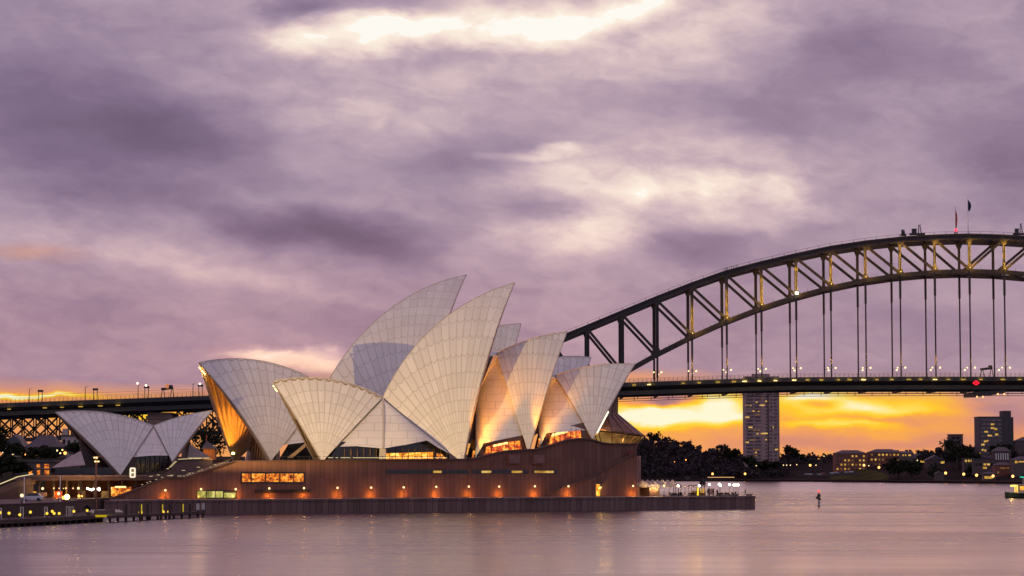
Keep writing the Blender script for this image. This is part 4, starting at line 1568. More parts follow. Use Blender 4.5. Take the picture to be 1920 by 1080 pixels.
# ------------------------------------------------------------------ foliage
def crown(b, c, rx, ry, rz, count, leaf, lobes=7, rnd=random):
    """Leaf clumps scattered through several uneven lobes; gaps stay open between them."""
    ls = []
    for i in range(lobes):
        a = rnd.uniform(0, 2 * math.pi)
        rr = rnd.uniform(.25, .75)
        ls.append((Vector((c.x + rx * rr * math.cos(a), c.y + ry * rr * math.sin(a), c.z + rz * rnd.uniform(-.55, .6))), rnd.uniform(.3, .55)))
    ls.append((c.copy(), .6))
    for i in range(count):
        lc, lr = rnd.choice(ls)
        d = Vector((rnd.gauss(0, 1), rnd.gauss(0, 1), rnd.gauss(0, 1))).normalized() * (rnd.random() ** .45)
        p = lc + Vector((d.x * rx * lr, d.y * ry * lr, d.z * rz * lr))
        n = Vector((rnd.gauss(0, 1), rnd.gauss(0, 1), rnd.gauss(0, 1))).normalized()
        u = n.orthogonal().normalized()
        v = n.cross(u)
        s = leaf * rnd.uniform(.6, 1.5)
        b.add([p - u * s, p - v * s * .7, p + u * s, p + v * s * .7], [(0, 1, 2, 3)])


def tree(base, h, r, label, count=500, leaf=.6, group=None, m=None, trunk=.32, lobes=8, flat=.5):
    t = thing('tree', base, label, 'tree', group)
    b = MB()
    top = base + Vector((random.uniform(-.3, .3), 0, h * .55))
    b.tube(base - Vector((0, 0, .5)), top, r * .09, r * .05, 7)
    for i in range(5):
        a = i * 1.3 + random.random()
        s = base.lerp(top, .55 + .09 * i)
        b.tube(s, s + Vector((math.cos(a) * r * .6, math.sin(a) * r * .6, h * .22)), r * .035, r * .012, 5)
    b.build('trunk', BARK, t)
    b = MB()
    hh = h * (1 - trunk) / 2
    crown(b, base + Vector((0, 0, h - hh)), r, r, hh, count, leaf, lobes)
    b.build('crown', m or LEAF, t, recalc=False)
    return t


# ------------------------------------------------------------------ far shore
RIDGE = [(500, 876), (760, 862), (900, 850), (1040, 842), (1150, 838), (1215, 836), (1250, 838), (1300, 845), (1345, 857), (1380, 866), (1420, 866), (1465, 862), (1520, 860), (1570, 861), (1660, 858), (1700, 857), (1740, 857), (1780, 852), (1820, 850), (1850, 850), (1900, 848), (1960, 850), (2080, 850), (2300, 862)]
SHORE = [(500, 898), (1040, 901), (1200, 902), (1380, 902.5), (1500, 903.3), (1700, 905.2), (1920, 907.5), (2300, 909)]


def shore_d(x):
    return EYE * F_PX / (interp(SHORE, x) - HORIZON)


def land(x, f):
    """Ground point of the far shore: f 0 at the water, 1 at the ridge, above 1 behind it."""
    d0 = shore_d(x)
    ridge = at(x, interp(RIDGE, x), d0 + 230)
    if f <= 1:
        d = d0 + 230 * f
        z = 1.2 + (ridge.z - 1.2) * (f ** 1.15)
    else:
        d = d0 + 230 + 500 * (f - 1)
        z = ridge.z * max(0, 1 - .8 * (f - 1))
    return at_z(x, z, d)


b = MB()
cols = list(range(520, 2320, 13))
fr = [0, .12, .25, .4, .55, .7, .85, 1.0, 1.3, 1.9, 2.4]
for x in cols:
    g = land(x, 0)
    b.v.append(Vector((g.x, g.y, -1)))
    for f in fr:
        p = land(x, f)
        b.v.append(p + Vector((0, 0, random.uniform(-.5, .5) if 0 < f < 1.2 else 0)))
m_ = len(fr) + 1
for i in range(len(cols) - 1):
    for j in range(m_ - 1):
        b.f.append((i * m_ + j, (i + 1) * m_ + j, (i + 1) * m_ + j + 1, i * m_ + j + 1))
        b.mi.append(0)
far_ground = mat('far_ground', (.024, .019, .018), .95, var=.4, scale=.03, spec=.03)
tag(b.build('headland', far_ground, smooth=True), kind='structure')
# very distant land that closes the horizon
b = MB()
ring = []
for i in range(41):
    X = -6000 + 300 * i
    ring.append((X, 9000, 16 + 7 * math.sin(i * 1.7) + 5 * math.sin(i * .61)))
b.loft([[(x, y, -2) for x, y, z in ring], ring, [(x, y + 900, z + 5) for x, y, z in ring]], closed=False)
tag(b.build('distant_hills', mat('distant_hill', (.05, .045, .045), .9)), kind='structure')
# lawn at the point
b = MB()
rows = []
for x in range(1556, 1676, 10):
    k = math.sin(math.pi * (x - 1550) / 130)
    rows.append([land(x, f) + Vector((0, -.3, .75)) for f in (.03, .06 + .1 * k, .08 + .24 * k, .1 + .42 * k)])
b.loft(rows, closed=False)
tag(b.build('lawn', mat('park_grass', (.05, .05, .016), .95, var=.5, scale=.06, spec=.03), smooth=True), kind='structure')
b = MB()
rows = []
for x in range(1380, 2000, 20):
    rows.append([land(x, f) + Vector((0, -.3, .5)) for f in (.0, .04)])
b.loft(rows, closed=False)
tag(b.build('shore_path', mat('shore_stone', (.05, .036, .03), .9, spec=.05)), kind='structure')
# woodland on the headland: uncountable far trees in one mass
b = MB()
rs = random.Random(3)
for i in range(1160):
    k_ = rs.random()
    x = rs.uniform(1130, 1475) if k_ < .56 else (rs.uniform(1465, 1960) if k_ < .9 else rs.uniform(640, 1130))
    f = rs.random() ** .8
    if 1385 < x < 1475 and f < .55:
        f = rs.uniform(.1, .5)
    if x > 1475:
        f = rs.uniform(.72, 1.3)
    if x < 1400:
        f = rs.uniform(.06, 1.05)
    p = land(x, f)
    h = rs.uniform(6, 12) if x < 1400 else rs.uniform(5, 9)
    if 1500 < x < 1680:
        h *= .8
    crown(b, p + Vector((0, 0, h * .55)), h * .55, h * .55, h * .5, 40, h * .15, 4, rs)
    if i % 3 == 0:
        b.tube(p, p + Vector((0, 0, h * .5)), .25, .15, 4)
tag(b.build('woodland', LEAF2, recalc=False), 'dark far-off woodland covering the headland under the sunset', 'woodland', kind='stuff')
TR = [
    (1226, 834, 15, 8, 'broad umbrella tree standing up from the left of the far ridge', .6),
    (1352, 856, 13, 8, 'rounded tree on the ridge left of the tall apartment tower', .98),
    (1372, 866, 15, 10, 'large rounded tree at the left foot of the tall apartment tower', .7),
    (1484, 866, 17, 9, 'rounded tree just right of the tall apartment tower', .8),
    (1508, 873, 12, 6, 'small tree two crowns right of the tall apartment tower', .9),
    (1590, 876, 12, 4.5, 'slim tree rising behind the red brick apartments', 1.1),
    (1668, 882, 10, 6, 'flat-topped tree behind the right end of the red brick apartments', 1.2),
    (1684, 899, 20, 13, 'big dark tree at the right edge of the lawn', .14),
    (1708, 900, 17, 12, 'dark shore tree right of the big lawn tree', .10),
    (1796, 882, 27, 20, 'very large dark tree between the pale flats and the dark tower', .5),
    (1822, 884, 22, 14, 'dark tree touching the left side of the dark tower', .5),
    (1877, 866, 17, 11, 'dark tree in front of the right base of the dark tower', .55),
    (1912, 856, 15, 9, 'tree on the skyline at the far right of the shore', 1.0),
    (1404, 880, 13, 9, 'dark tree hiding the left foot of the tall apartment tower', .3),
    (1424, 884, 11, 9, 'dark tree before the middle of the tall apartment tower', .25),
    (1447, 882, 10, 8, 'dark tree before the right foot of the tall apartment tower', .3),
    (1752, 900, 12, 7, 'low dark tree by the orange shore lamps', .12),
    (1822, 893, 9, 5, 'small dark tree in front of the white waterside terrace', .25),
]
for x, y, h, r, lab, f in TR:
    d = shore_d(x) + 230 * f
    p = at(x, y, d)
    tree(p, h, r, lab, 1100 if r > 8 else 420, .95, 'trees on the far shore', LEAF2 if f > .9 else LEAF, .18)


def house(x0, x1, ytop, ybase, d, depth, label, name='house', wall=PALEWALL, roof=None, roof_h=0.0, cat='house', group=None):
    """A building facing the viewer; front wall at depth d between photo columns."""
    a, c = at(x0, ybase, d), at(x1, ybase, d)
    zt = at((x0 + x1) / 2, ytop, d).z
    t = thing(name, Vector(((a.x + c.x) / 2, d, a.z)), label, cat, group)
    z0 = a.z - 2
    q = MB().box(((a.x + c.x) / 2, d + depth / 2, (z0 + zt) / 2), (c.x - a.x, depth, zt - z0))
    wl_ = q.build('wall', wall, t)
    if roof == 'flat':
        q = MB().box(((a.x + c.x) / 2, d + depth / 2, zt + .25), (c.x - a.x + .8, depth + .8, .5))
        q.build('roof', SLATE, t)
    elif roof in ('hip', 'gable', 'side'):
        X0, X1, Y0, Y1 = a.x - .5, c.x + .5, d - .5, d + depth + .5
        ym, xm = (Y0 + Y1) / 2, (X0 + X1) / 2
        if roof == 'hip':
            i = min((X1 - X0) * .3, depth * .5)
            v = [(X0, Y0, zt), (X1, Y0, zt), (X1, Y1, zt), (X0, Y1, zt), (X0 + i, ym, zt + roof_h), (X1 - i, ym, zt + roof_h)]
            q = MB().add(v, [(0, 1, 5, 4), (1, 2, 5), (2, 3, 4, 5), (3, 0, 4), (3, 2, 1, 0)])
        elif roof == 'side':
            v = [(X0, Y0, zt), (X1, Y0, zt), (X1, Y1, zt), (X0, Y1, zt), (X0, ym, zt + roof_h), (X1, ym, zt + roof_h)]
            q = MB().add(v, [(0, 1, 5, 4), (1, 2, 5), (2, 3, 4, 5), (3, 0, 4), (3, 2, 1, 0)])
        else:
            v = [(X0, Y0, zt), (X1, Y0, zt), (X1, Y1, zt), (X0, Y1, zt), (xm, Y0, zt + roof_h), (xm, Y1, zt + roof_h)]
            q = MB().add(v, [(0, 1, 4), (1, 2, 5, 4), (2, 3, 5), (3, 0, 4, 5), (3, 2, 1, 0)])
        q.build('roof', SLATE, t)
    return t


def windows(t, d, rects, m, name='window', proud=.12):
    for x0, x1, y0, y1 in rects:
        a, c = at(x0, y1, d - proud), at(x1, y0, d - proud)
        MB().box(((a.x + c.x) / 2, d - proud / 2 - .02, (a.z + c.z) / 2), (c.x - a.x, proud, c.z - a.z)).build(name, m, t)


# tall apartment tower
TD = 2470
t = house(1397.2, 1460.5, 736, 872, TD, 22, 'tall slab apartment tower with scattered lit windows seen under the bridge deck', 'apartment_tower', mat('tower_render', (.35, .24, .225), .8, var=.12, scale=.1), cat='apartment tower')
# the plain walls reach above the bridge deck
a, c = at(1397.2, 705.5, TD), at(1460.5, 705.5, TD)
zlow = at(1430, 736, TD).z
MB().box(((a.x + c.x) / 2, TD + 11, (zlow + a.z) / 2 + .01), (c.x - a.x, 22, a.z - zlow)).build('upper_wall', MATS['tower_render'], t)
MB().box((at(1428, 705, TD).x, TD + 11, a.z + 1.4), (17, 9, 2.8)).build('roof_plant', mat('tower_render', (.3, .25, .26)), t)
fl_h = (870 - 706) / 25.0
bandm = mat('tower_window_band', (.10, .075, .085), .5, var=.7, scale=.35, stretch=(1.0, 1, .5))
rt = random.Random(11)
for i in range(25):
    y = 707.5 + fl_h * i
    for x0, x1 in ((1399.5, 1413), (1414.5, 1427), (1443, 1449), (1450.5, 1457.5)):
        if rt.random() < .86:
            windows(t, TD, [(x0 + rt.uniform(0, 2), x1 - rt.uniform(0, 2), y + 1.6, y + 4.3)], bandm, 'window_band', .2)
windows(t, TD, [(1439.6, 1441.0, 706, 871)], mat('tower_slot', (.09, .06, .065), .8), 'wall_slot', .25)
windows(t, TD, [(1435.8, 1438.2, 742 + fl_h * i, 744.6 + fl_h * i) for i in range(19)], DGLASS, 'stair_window', .25)
for i in range(26):
    windows(t, TD, [(1398.2, 1428.5, 706.6 + fl_h * i, 707.3 + fl_h * i)], mat('balcony_edge', (.44, .34, .34), .8), 'balcony', .9)
    windows(t, TD, [(1442, 1459.5, 706.6 + fl_h * i, 707.2 + fl_h * i)], MATS['balcony_edge'], 'balcony', .6)
lit = [(1425, 1430, 746.5), (1417, 1421, 753.5), (1435, 1438, 752), (1396.8, 1404, 759.5), (1406, 1409, 760), (1424, 1434, 759.5), (1442, 1444, 759), (1411, 1415, 770.5), (1421.5, 1424, 771), (1418, 1424, 777), (1397, 1405, 782),
       (1403.5, 1411, 801), (1412, 1424.5, 807), (1418, 1422.5, 812.5), (1426, 1439.5, 812.5), (1404.5, 1418, 824.5), (1398, 1404, 829), (1435, 1438, 824), (1412, 1424, 842.5), (1453, 1459, 842.5), (1416, 1419, 848), (1413, 1420, 854), (1449, 1451, 801)]
for i, (x0, x1, y) in enumerate(lit):
    windows(t, TD, [(x0, x1, y - 1.0, y + 1.6)], ROOM_YEL if i % 3 else ROOM_DIM, 'lit_window', .32)
MB().box((at(1460.5, 800, TD).x + .32, TD + 11, at(1430, 789, TD).z), (.6, 20, 82)).build('side_wall', mat('sunset_tint_side', (.30, .12, .10), .8), t)  # sunset glow put into the side wall colour

# red brick apartments behind the lawn
BD = shore_d(1625) + 130
t = house(1566, 1626, 850, 892, BD, 16, 'red brick apartment block with many lit windows above the lawn, left wing', 'apartment_block', BRICK, 'hip', 3.0, cat='apartments', group='red brick apartments')
rw = random.Random(5)
for x in range(1569, 1622, 7):
    for y in (853.5, 861.5, 869.5, 877.5):
        windows(t, BD, [(x, x + 3.2, y, y + 3.4)], ROOM_YEL if rw.random() < .42 else (ROOM_DIM if rw.random() < .4 else DGLASS))
t = house(1630, 1690, 848, 892, BD + 8, 16, 'red brick apartment block with stepped roof above the lawn, right wing', 'apartment_block', BRICK, 'hip', 3.0, cat='apartments', group='red brick apartments')
for x in range(1633, 1686, 7):
    for y in (851, 860, 869, 878):
        windows(t, BD + 8, [(x, x + 3.2, y, y + 3.4)], ROOM_YEL if rw.random() < .38 else (ROOM_DIM if rw.random() < .4 else DGLASS))
# dark tower on the right
DD = shore_d(1860) + 150
t = house(1837, 1884, 782, 882, DD, 22, 'dark apartment tower with a few lit windows and a taller shaft on its right', 'apartment_tower', mat('dark_tower', (.10, .082, .09), .8, var=.2, scale=.1), 'flat', cat='apartment tower')
p0, p1 = at(1881, 880, DD - 1), at(1900, 782, DD - 1)
MB().box(((p0.x + p1.x) / 2, DD + 9, (p0.z + p1.z) / 2), (p1.x - p0.x, 20, p1.z - p0.z)).build('shaft', mat('dark_shaft', (.06, .05, .058), .8), t)
p0, p1 = at(1881, 783, DD), at(1896.5, 770, DD)
MB().box(((p0.x + p1.x) / 2, DD + 9, (p0.z + p1.z) / 2), (p1.x - p0.x, 14, p1.z - p0.z - .1)).build('lift_house', mat('dark_shaft', (.06, .05, .058)), t)
for i in range(11):
    y = 786 + i * 7.6
    for x0, x1 in ((1840, 1848), (1850, 1858), (1860, 1868), (1871, 1879)):
        windows(t, DD, [(x0, x1, y, y + 3.6)], mat('dim_glass', (.16, .13, .14), .3, var=.5, scale=.3), 'window_band', .2)
for x0, x1, y in ((1858, 1864, 794), (1858, 1865, 801), (1864, 1870, 803), (1846, 1852, 808), (1866, 1872, 813), (1852, 1860, 815), (1845, 1849, 826), (1849, 1853, 825), (1840, 1846, 832), (1841, 1844, 842), (1846, 1849, 843), (1836.8, 1839, 849)):
    windows(t, DD, [(x0, x1, y, y + 3.2)], ROOM_YEL, 'lit_window', .32)
# pale flats left of it and houses on the slope
H = [
    (1782, 1806, 815, 850, 200, 14, 'pale boxy flats on the skyline behind the very large dark tree', 'flats', DUSKWALL, 'flat', 0),
    (1774, 1790, 826, 850, 190, 10, 'small pale house stepped below the boxy flats', 'house', DUSKWALL, 'flat', 0),
    (1864, 1896, 846, 872, 110, 12, 'pale house with a red tiled hipped roof and columned porch', 'house', DUSKWALL, 'hip', 3.4),
    (1808, 1826, 860, 884, 60, 10, 'white terrace with three bright yellow windows', 'terrace', DUSKWALL, 'flat', 0),
    (1826, 1864, 861, 886, 66, 10, 'long white waterside terrace with a flat slab roof', 'terrace', DUSKWALL, 'flat', 0),
    (1866, 1898, 872, 896, 55, 10, 'dim brick house below the hipped-roof house', 'house', BRICK, 'hip', 2.2),
    (1900, 1960, 862, 890, 70, 12, 'house at the right edge with a glowing yellow verandah', 'house', DARKWALL, 'hip', 2.6),
    (1844, 1868, 888, 899, 22, 7, 'low waterside pavilion with a bright yellow front', 'pavilion', DARKWALL, 'hip', 1.4),
    (1738, 1772, 862, 884, 150, 12, 'gabled house with grey roof on the slope left of the large dark tree', 'house', DUSKWALL, 'gable', 4),
    (1706, 1736, 860, 882, 170, 12, 'grey-roofed house behind the shore tree', 'house', DARKWALL, 'side', 4),
    (1690, 1712, 850, 884, 145, 12, 'dark house with lit upper windows beside the brick apartments', 'house', DARKWALL, 'side', 2),
    (1528, 1552, 881, 893, 120, 8, 'low pale shed near the parked cars at the point', 'shed', DUSKWALL, 'flat', 0),
    (1908, 1950, 826, 852, 180, 12, 'pale house on the skyline at the right edge', 'house', DUSKWALL, 'hip', 3),
    (1754, 1770, 888, 901, 12, 6, 'small dark boathouse on the shore among the trees', 'boathouse', DARKWALL, 'gable', 2),
    (1286, 1294, 894, 901, 6, 5, 'tiny pale hut at the foot of the wooded headland', 'hut', DUSKWALL, 'flat', 0),
]
hs = {}
for x0, x1, yt, yb, dd, dep, lab, nm, wm, rf, rh in H:
    d = shore_d((x0 + x1) / 2) + dd
    hs[(x0, yt)] = (house(x0, x1, yt, yb, d, dep, lab, nm, wm, rf, rh, cat=nm, group='houses on the far shore'), d)
for key, rects, m in [
    ((1808, 860), [(1809.5, 1813, 862, 866), (1815, 1818, 862, 866), (1820, 1824, 862, 866)], ROOM_YEL),
    ((1808, 860), [(1810, 1812, 871, 875), (1816, 1818, 871, 875), (1821, 1823, 871, 875)], DGLASS),
    ((1826, 861), [(1844, 1849, 869, 872.5), (1851, 1856, 869, 872.5), (1843, 1850, 875.5, 879)], ROOM_YEL),
    ((1826, 861), [(1829, 1833, 868, 873), (1836, 1840, 868, 873), (1858, 1862, 868, 873)], DGLASS),
    ((1864, 846), [(1867 + 4.4 * i, 1868.6 + 4.4 * i, 850, 862) for i in range(6)], WHITE),
    ((1864, 846), [(1869.4 + 4.4 * i, 1870.8 + 4.4 * i, 852, 860) for i in range(5)], DGLASS),
    ((1866, 872), [(1876, 1886, 876, 879), (1888, 1892, 876, 879), (1870, 1873, 884, 888)], ROOM_DIM),
    ((1900, 862), [(1903, 1908, 864, 868.5), (1910, 1924, 864.5, 867)], ROOM_YEL),
    ((1844, 888), [(1846, 1861, 893, 897.5)], ROOM_YEL),
    ((1738, 862), [(1745, 1748, 870, 874), (1752, 1756, 868, 872)], DGLASS),
    ((1738, 862), [(1764, 1771, 865, 869)], ROOM_YEL),
    ((1706, 860), [(1726, 1733, 863, 867)], ROOM_YEL),
    ((1690, 850), [(1692, 1695, 852, 855), (1697, 1699, 852, 855), (1703, 1708, 852, 855), (1692, 1694, 862, 865)], ROOM_YEL),
    ((1528, 881), [(1530, 1541, 885, 888.5)], ROOM_YEL),
    ((1782, 815), [(1785, 1790, 819, 823), (1793, 1798, 819, 823), (1785, 1790, 827, 831), (1793, 1798, 827, 831)], DGLASS),
    ((1774, 826), [(1776, 1779, 830, 834), (1783, 1786, 830, 834)], DGLASS),
    ((1908, 826), [(1912, 1916, 832, 837)], DGLASS),
]:
    t, d = hs[key]
    windows(t, d, rects, m, 'column' if m is WHITE else 'window', .5 if m is WHITE else .15)


def lamp_post(p, h, r, m, label, group, cat='street lamp', name='street_lamp', power=0, col=(1, .5, .15), post=BLACK, dy=0.0):
    t = thing(name, p, label, cat, group)
    q = MB().tube(p, p + Vector((0, 0, h)), max(.05, r * .22), max(.04, r * .16), 6)
    q.tube(p, p + Vector((0, 0, .5)), max(.11, r * .4), n=8)
    q.build('post', post, t)
    MB().ball(p + Vector((0, 0, h + r * .8)), r, 12, 8).build('globe', m, t, smooth=True)
    if power:
        lamp(p + Vector((0, dy, h + r * .8)), power, col, t, r)
    return t


FL = [(1265, 866, .5, 0), (1286, 862, .6, 0), (1336, 888, .12, 1), (1397, 888, .12, 1), (1339, 862, .75, 2), (1404, 868, .4, 3), (1418, 873, .3, 2), (1430, 866, .5, 2), (1469, 872, .35, 2), (1475, 872, .35, 2), (1482, 872, .35, 2), (1494, 871, .4, 2), (1519, 872, .4, 1), (1530, 872, .4, 2),
      (1545, 855, .8, 2), (1578, 873, .5, 2), (1620, 872, .45, 1), (1629, 873, .45, 2), (1648, 876, .4, 1), (1677, 879, .3, 2), (1720, 863, .6, 2), (1773, 886.5, .1, 1), (1807, 888.5, .1, 1), (1831, 890.5, .1, 1), (1862, 892, .1, 1), (1899, 892.5, .1, 1)]
names = {0: ('small orange shore lamp', G_ORANGE, .62), 1: ('bright orange shore lamp', glow('strong_sodium', (1, .40, .10), 4.0), 1.05), 2: ('small pale lamp', glow('small_pale_lamp', (1, .7, .3), 2.0), .5), 3: ('red-tinted lamp', glow('red_tint_lamp', (1, .25, .1), 2.2), .6)}
cnt = {}
for x, y, f, k in FL:
    d = shore_d(x) + 230 * f
    p = at(x, y, d - 18)
    cnt[k] = cnt.get(k, 0) + 1
    lab, m, r = names[k]
    h = 6.0
    lamp_post(p - Vector((0, 0, h + r)), h, r, m, lab + ' on the far shore, ' + ORD[cnt[k] - 1] + ' of its sort from the left', 'lamps on the far shore', power=(2600 if k == 1 else 0), col=(1, .42, .1))
# parked cars at the point


def car_proto(loc, label, paint):
    t = thing('parked_car', loc, label, 'car', 'cars parked at the far point')
    q = MB()
    sec = [(-2.1, .45, .62, .78), (-2.0, .3, .9, .86), (-.9, .28, .95, .9), (1.2, .28, 1.0, .9), (2.0, .3, .92, .86), (2.15, .45, .7, .78)]
    q.loft([[(x, -wd, z0), (x, wd, z0), (x, wd, z1 * .85), (x, wd * .92, z1), (x, -wd * .92, z1), (x, -wd, z1 * .85)] for x, z0, z1, wd in sec])
    q.v = [v + Vector(loc) for v in q.v]
    q.build('body', paint, t)
    q = MB().loft([[(x, -wd, z), (x, wd, z), (x2, wd2, 1.45), (x2, -wd2, 1.45)] for x, x2, z, wd, wd2 in ((-1.15, -.5, .9, .82, .62), (-.2, -.2, .95, .86, .68), (1.0, .7, .95, .86, .68), (1.75, 1.2, .95, .8, .62))])
    q.v = [v + Vector(loc) for v in q.v]
    q.build('cabin', DGLASS, t)
    for x in (-1.35, 1.35):
        for y in (-.85, .85):
            MB().tube(Vector(loc) + Vector((x, y - .1, .32)), Vector(loc) + Vector((x, y + .1, .32)), .32, n=12).build('wheel', BLACK, t)
    return t


PAINTS = [mat('silver_paint', (.45, .45, .47), .3, .3), mat('dark_paint', (.04, .04, .05), .3), mat('red_paint', (.35, .03, .02), .3), mat('white_car_paint', (.7, .7, .68), .3)]
cc = [(1512, 890), (1519, 890.4), (1527, 890.7), (1536, 890.5), (1544, 889.3), (1552, 888.6), (1560, 888.2), (1569, 887.5), (1578, 887), (1587, 886.4), (1596, 886)]
protos = {}
for i, (x, y) in enumerate(cc):
    k = (0, 3, 1, 0, 2, 1, 3, 0, 1, 0, 3)[i]
    d = shore_d(x) + 60
    p = at(x, y, d)
    lab = ('silver', 'dark', 'red', 'white')[k] + ' parked car, ' + ORD[i] + ' from the left in the row beside the lawn'
    if k in protos:
        copy_tree(protos[k], p, R(20 * (i % 3) - 15), lab)
    else:
        protos[k] = car_proto(p, lab, PAINTS[k])
b = MB()
rows = []
for x in range(1490, 1612, 8):
    y = interp(cc, x)
    d = shore_d(x) + 60
    c = at(x, y, d)
    rows.append([c + Vector((0, -8, -.05)), c + Vector((0, 10, -.03))])
rows2 = [[r[0] - Vector((0, 0, 3)), *r, r[1] - Vector((0, 0, 3))] for r in rows]
b.loft(rows2, closed=False)
tag(b.build('car_park', ASPH), kind='structure')
# jetty with a warm strip light below the headland
d = shore_d(1355) - 14
p0, p1 = at(1327, 897, d), at(1377, 897, d)
t = thing('ferry_wharf', Vector((p0.lerp(p1, .5).x, d, 0)), 'low wharf with a long warm strip light at the foot of the headland', 'wharf')
MB().box(((p0.x + p1.x) / 2, d + 4, 1.0), (p1.x - p0.x + 4, 8, .5)).box(((p0.x + p1.x) / 2, d + 4, 4.6), (p1.x - p0.x, 6, .4)).build('deck', TIMBER, t)
q = MB()
for i in range(8):
    x = p0.x + (p1.x - p0.x) * i / 7
    q.tube((x, d + 1.5, -1), (x, d + 1.5, 4.5), .3, n=6)
q.build('pile', TIMBER, t)
MB().box(((p0.x + p1.x) / 2, d + .8, 3.9), (p1.x - p0.x, .3, .5)).build('strip_light', glow('wharf_strip', (1, .55, .2), 1.0), t)

# ------------------------------------------------------------------ end of the quay: marquee, lamps, people
wlp = wl
t = thing('marquee', wl(1252, 18, QZ), 'white peaked marquee with a row of pointed roofs at the end of the quay', 'marquee')
Y0, Y1 = 12.0, 18.0
xs = [1213 + 9.4 * i for i in range(8)]
for i in range(8):
    if i < 7:
        a, c = wl(xs[i], Y0, 0), wl(xs[i + 1], Y0, 0)
    else:
        a, c = wl(1278.8, Y0, 0), wl(1297, Y0, 0)
    a2, c2 = a + W_M * (Y1 - Y0), c + W_M * (Y1 - Y0)
    ze, zp = wp(1250, 910.5, Y0).z, wp(1250, 899, Y0 + 3).z
    if i == 7:
        q = MB().add([(a.x, a.y, ze), (c.x, c.y, ze - .3), (c2.x, c2.y, ze - .3), (a2.x, a2.y, ze), *[tuple(p) for p in ((a.lerp(a2, .5) + Vector((0, 0, ze + .9))), (c.lerp(c2, .5) + Vector((0, 0, ze - .2))))]],
                     [(0, 1, 5, 4), (2, 3, 4, 5), (0, 4, 3), (1, 2, 5)])
    else:
        m0 = a.lerp(c2, .5)
        q = MB()
        ring0 = [a, c, c2, a2]
        n_ = 5
        rings = []
        for j in range(n_ + 1):
            f = j / n_
            sc = (1 - f)
            z = ze + (zp - ze) * (f ** 1.5 * .55 + f * .45)
            rings.append([Vector((m0.x + (p.x - m0.x) * max(sc, .02), m0.y + (p.y - m0.y) * max(sc, .02), z)) for p in ring0])
        q.loft(rings, caps=False)
        # valance
        q.loft([[Vector((p.x, p.y, ze)) for p in ring0], [Vector((p.x, p.y, ze - .45)) for p in ring0]], caps=False)
    q.build('canopy', CANVAS, t)
q = MB()
for x in [1217, 1236, 1254.5, 1263, 1267, 1272, 1276.5, 1284, 1291]:
    for o in (Y0 + .2, Y1 - .2):
        g = wl(x, o, QZ)
        q.tube(g, Vector((g.x, g.y, ze)), .09, n=6)
q.build('pole', BLACK, t)
g0, g1 = wl(1218, Y0 + 1, QZ), wl(1236, Y0 + 1, QZ)
q = MB().prism([g0, g1, g1 + Vector((0, 0, ze - QZ - .2)), g0 + Vector((0, 0, ze - QZ - .2))], W_M * 4)
q.build('service_room', mat('marquee_room', (.10, .06, .04), .6), t)
a, c = wp(1217.5, 913, Y0 + .9), wp(1224, 917.5, Y0 + .9)
q = MB().bar(a, Vector((c.x, c.y, a.z)), .15, .55)
q.build('service_light', ROOM_GOLD, t)
for x in (1220, 1232, 1246, 1260, 1274):
    lamp(wl(x, 12.5 if x < 1240 else 15.0, QZ + 1.9), 420 if x < 1240 else 800, (1, .60, .25), t, .12)
# glowing from below the canvas

t = thing('cafe_kiosk', wl(1308, 14, QZ), 'small glazed cafe kiosk with lit counter and flat roof beside the marquee', 'kiosk')
kz = wp(1308, 911.5, 11).z
q = MB().prism([wl(1290, 10.5, kz), wl(1325, 10.5, kz), wl(1325, 16, kz), wl(1290, 16, kz)], (0, 0, .3))
q.build('roof', mat('kiosk_roof', (.42, .26, .2), .6), t)
q = MB()
for x in range(1291, 1326, 5):
    q.tube(wl(x, 11, QZ), wl(x, 11, kz), .08, n=5)
    q.tube(wl(x, 15.5, QZ), wl(x, 15.5, kz), .08, n=5)
q.build('post', BRONZE, t)
for x0, x1, y0, y1, m in ((1307.5, 1310, 914, 929, glow('yellow_strip', (1, .75, .04), 1.2)), (1314, 1322, 916, 924, ROOM_YEL)):
    a, c = wp(x0, y1, 11.6), wp(x1, y0, 11.6)
    MB().prism([Vector((a.x, a.y, a.z)), Vector((c.x, c.y, a.z)), Vector((c.x, c.y, c.z)), Vector((a.x, a.y, c.z))], W_M * .1).build('lit_counter', m, t)
q = MB().prism([wl(1296, 12.5, QZ), wl(1323, 12.5, QZ), wl(1323, 15, QZ), wl(1296, 15, QZ)], (0, 0, 1.2))
q.build('counter', mat('cafe_counter', (.12, .07, .05), .6), t)
lamp(wl(1315, 11.5, QZ + 2.4), 180, (1, .7, .25), t, .2)
t = thing('plant_cabinet', wl(1317, 20, QZ), 'black boxy cabinet raised above the cafe kiosk roof', 'cabinet')
a, c = wp(1313.2, 909.5, 17), wp(1321, 899, 17)
MB().box((a.lerp(c, .5).x, a.lerp(c, .5).y, (a.z + c.z) / 2), (1.15, 1.15, c.z - a.z), WA).build('cabinet_box', BLACK, t)
q = MB()
for o in (-.4, .4):
    q.tube(Vector((a.lerp(c, .5).x + o, a.lerp(c, .5).y, QZ)), Vector((a.lerp(c, .5).x + o, a.lerp(c, .5).y, a.z)), .08, n=5)
q.build('stand', BLACK, t)
t = thing('info_board', wl(1333, 12, QZ), 'pale brown board screen standing right of the cafe kiosk', 'screen')
a, c = wl(1328.5, 12, QZ + .3), wl(1338.5, 12, QZ + .3)
MB().prism([a, c, c + Vector((0, 0, 1.5)), a + Vector((0, 0, 1.5))], W_M * .12).build('panel', mat('brown_board', (.34, .2, .15), .7), t)
q = MB().tube(a, a + Vector((0, 0, 1.7)), .06).tube(c, c + Vector((0, 0, 1.7)), .06).tube(a - Vector((0, 0, .3)), a, .06).tube(c - Vector((0, 0, .3)), c, .06)
q.build('frame', BLACK, t)
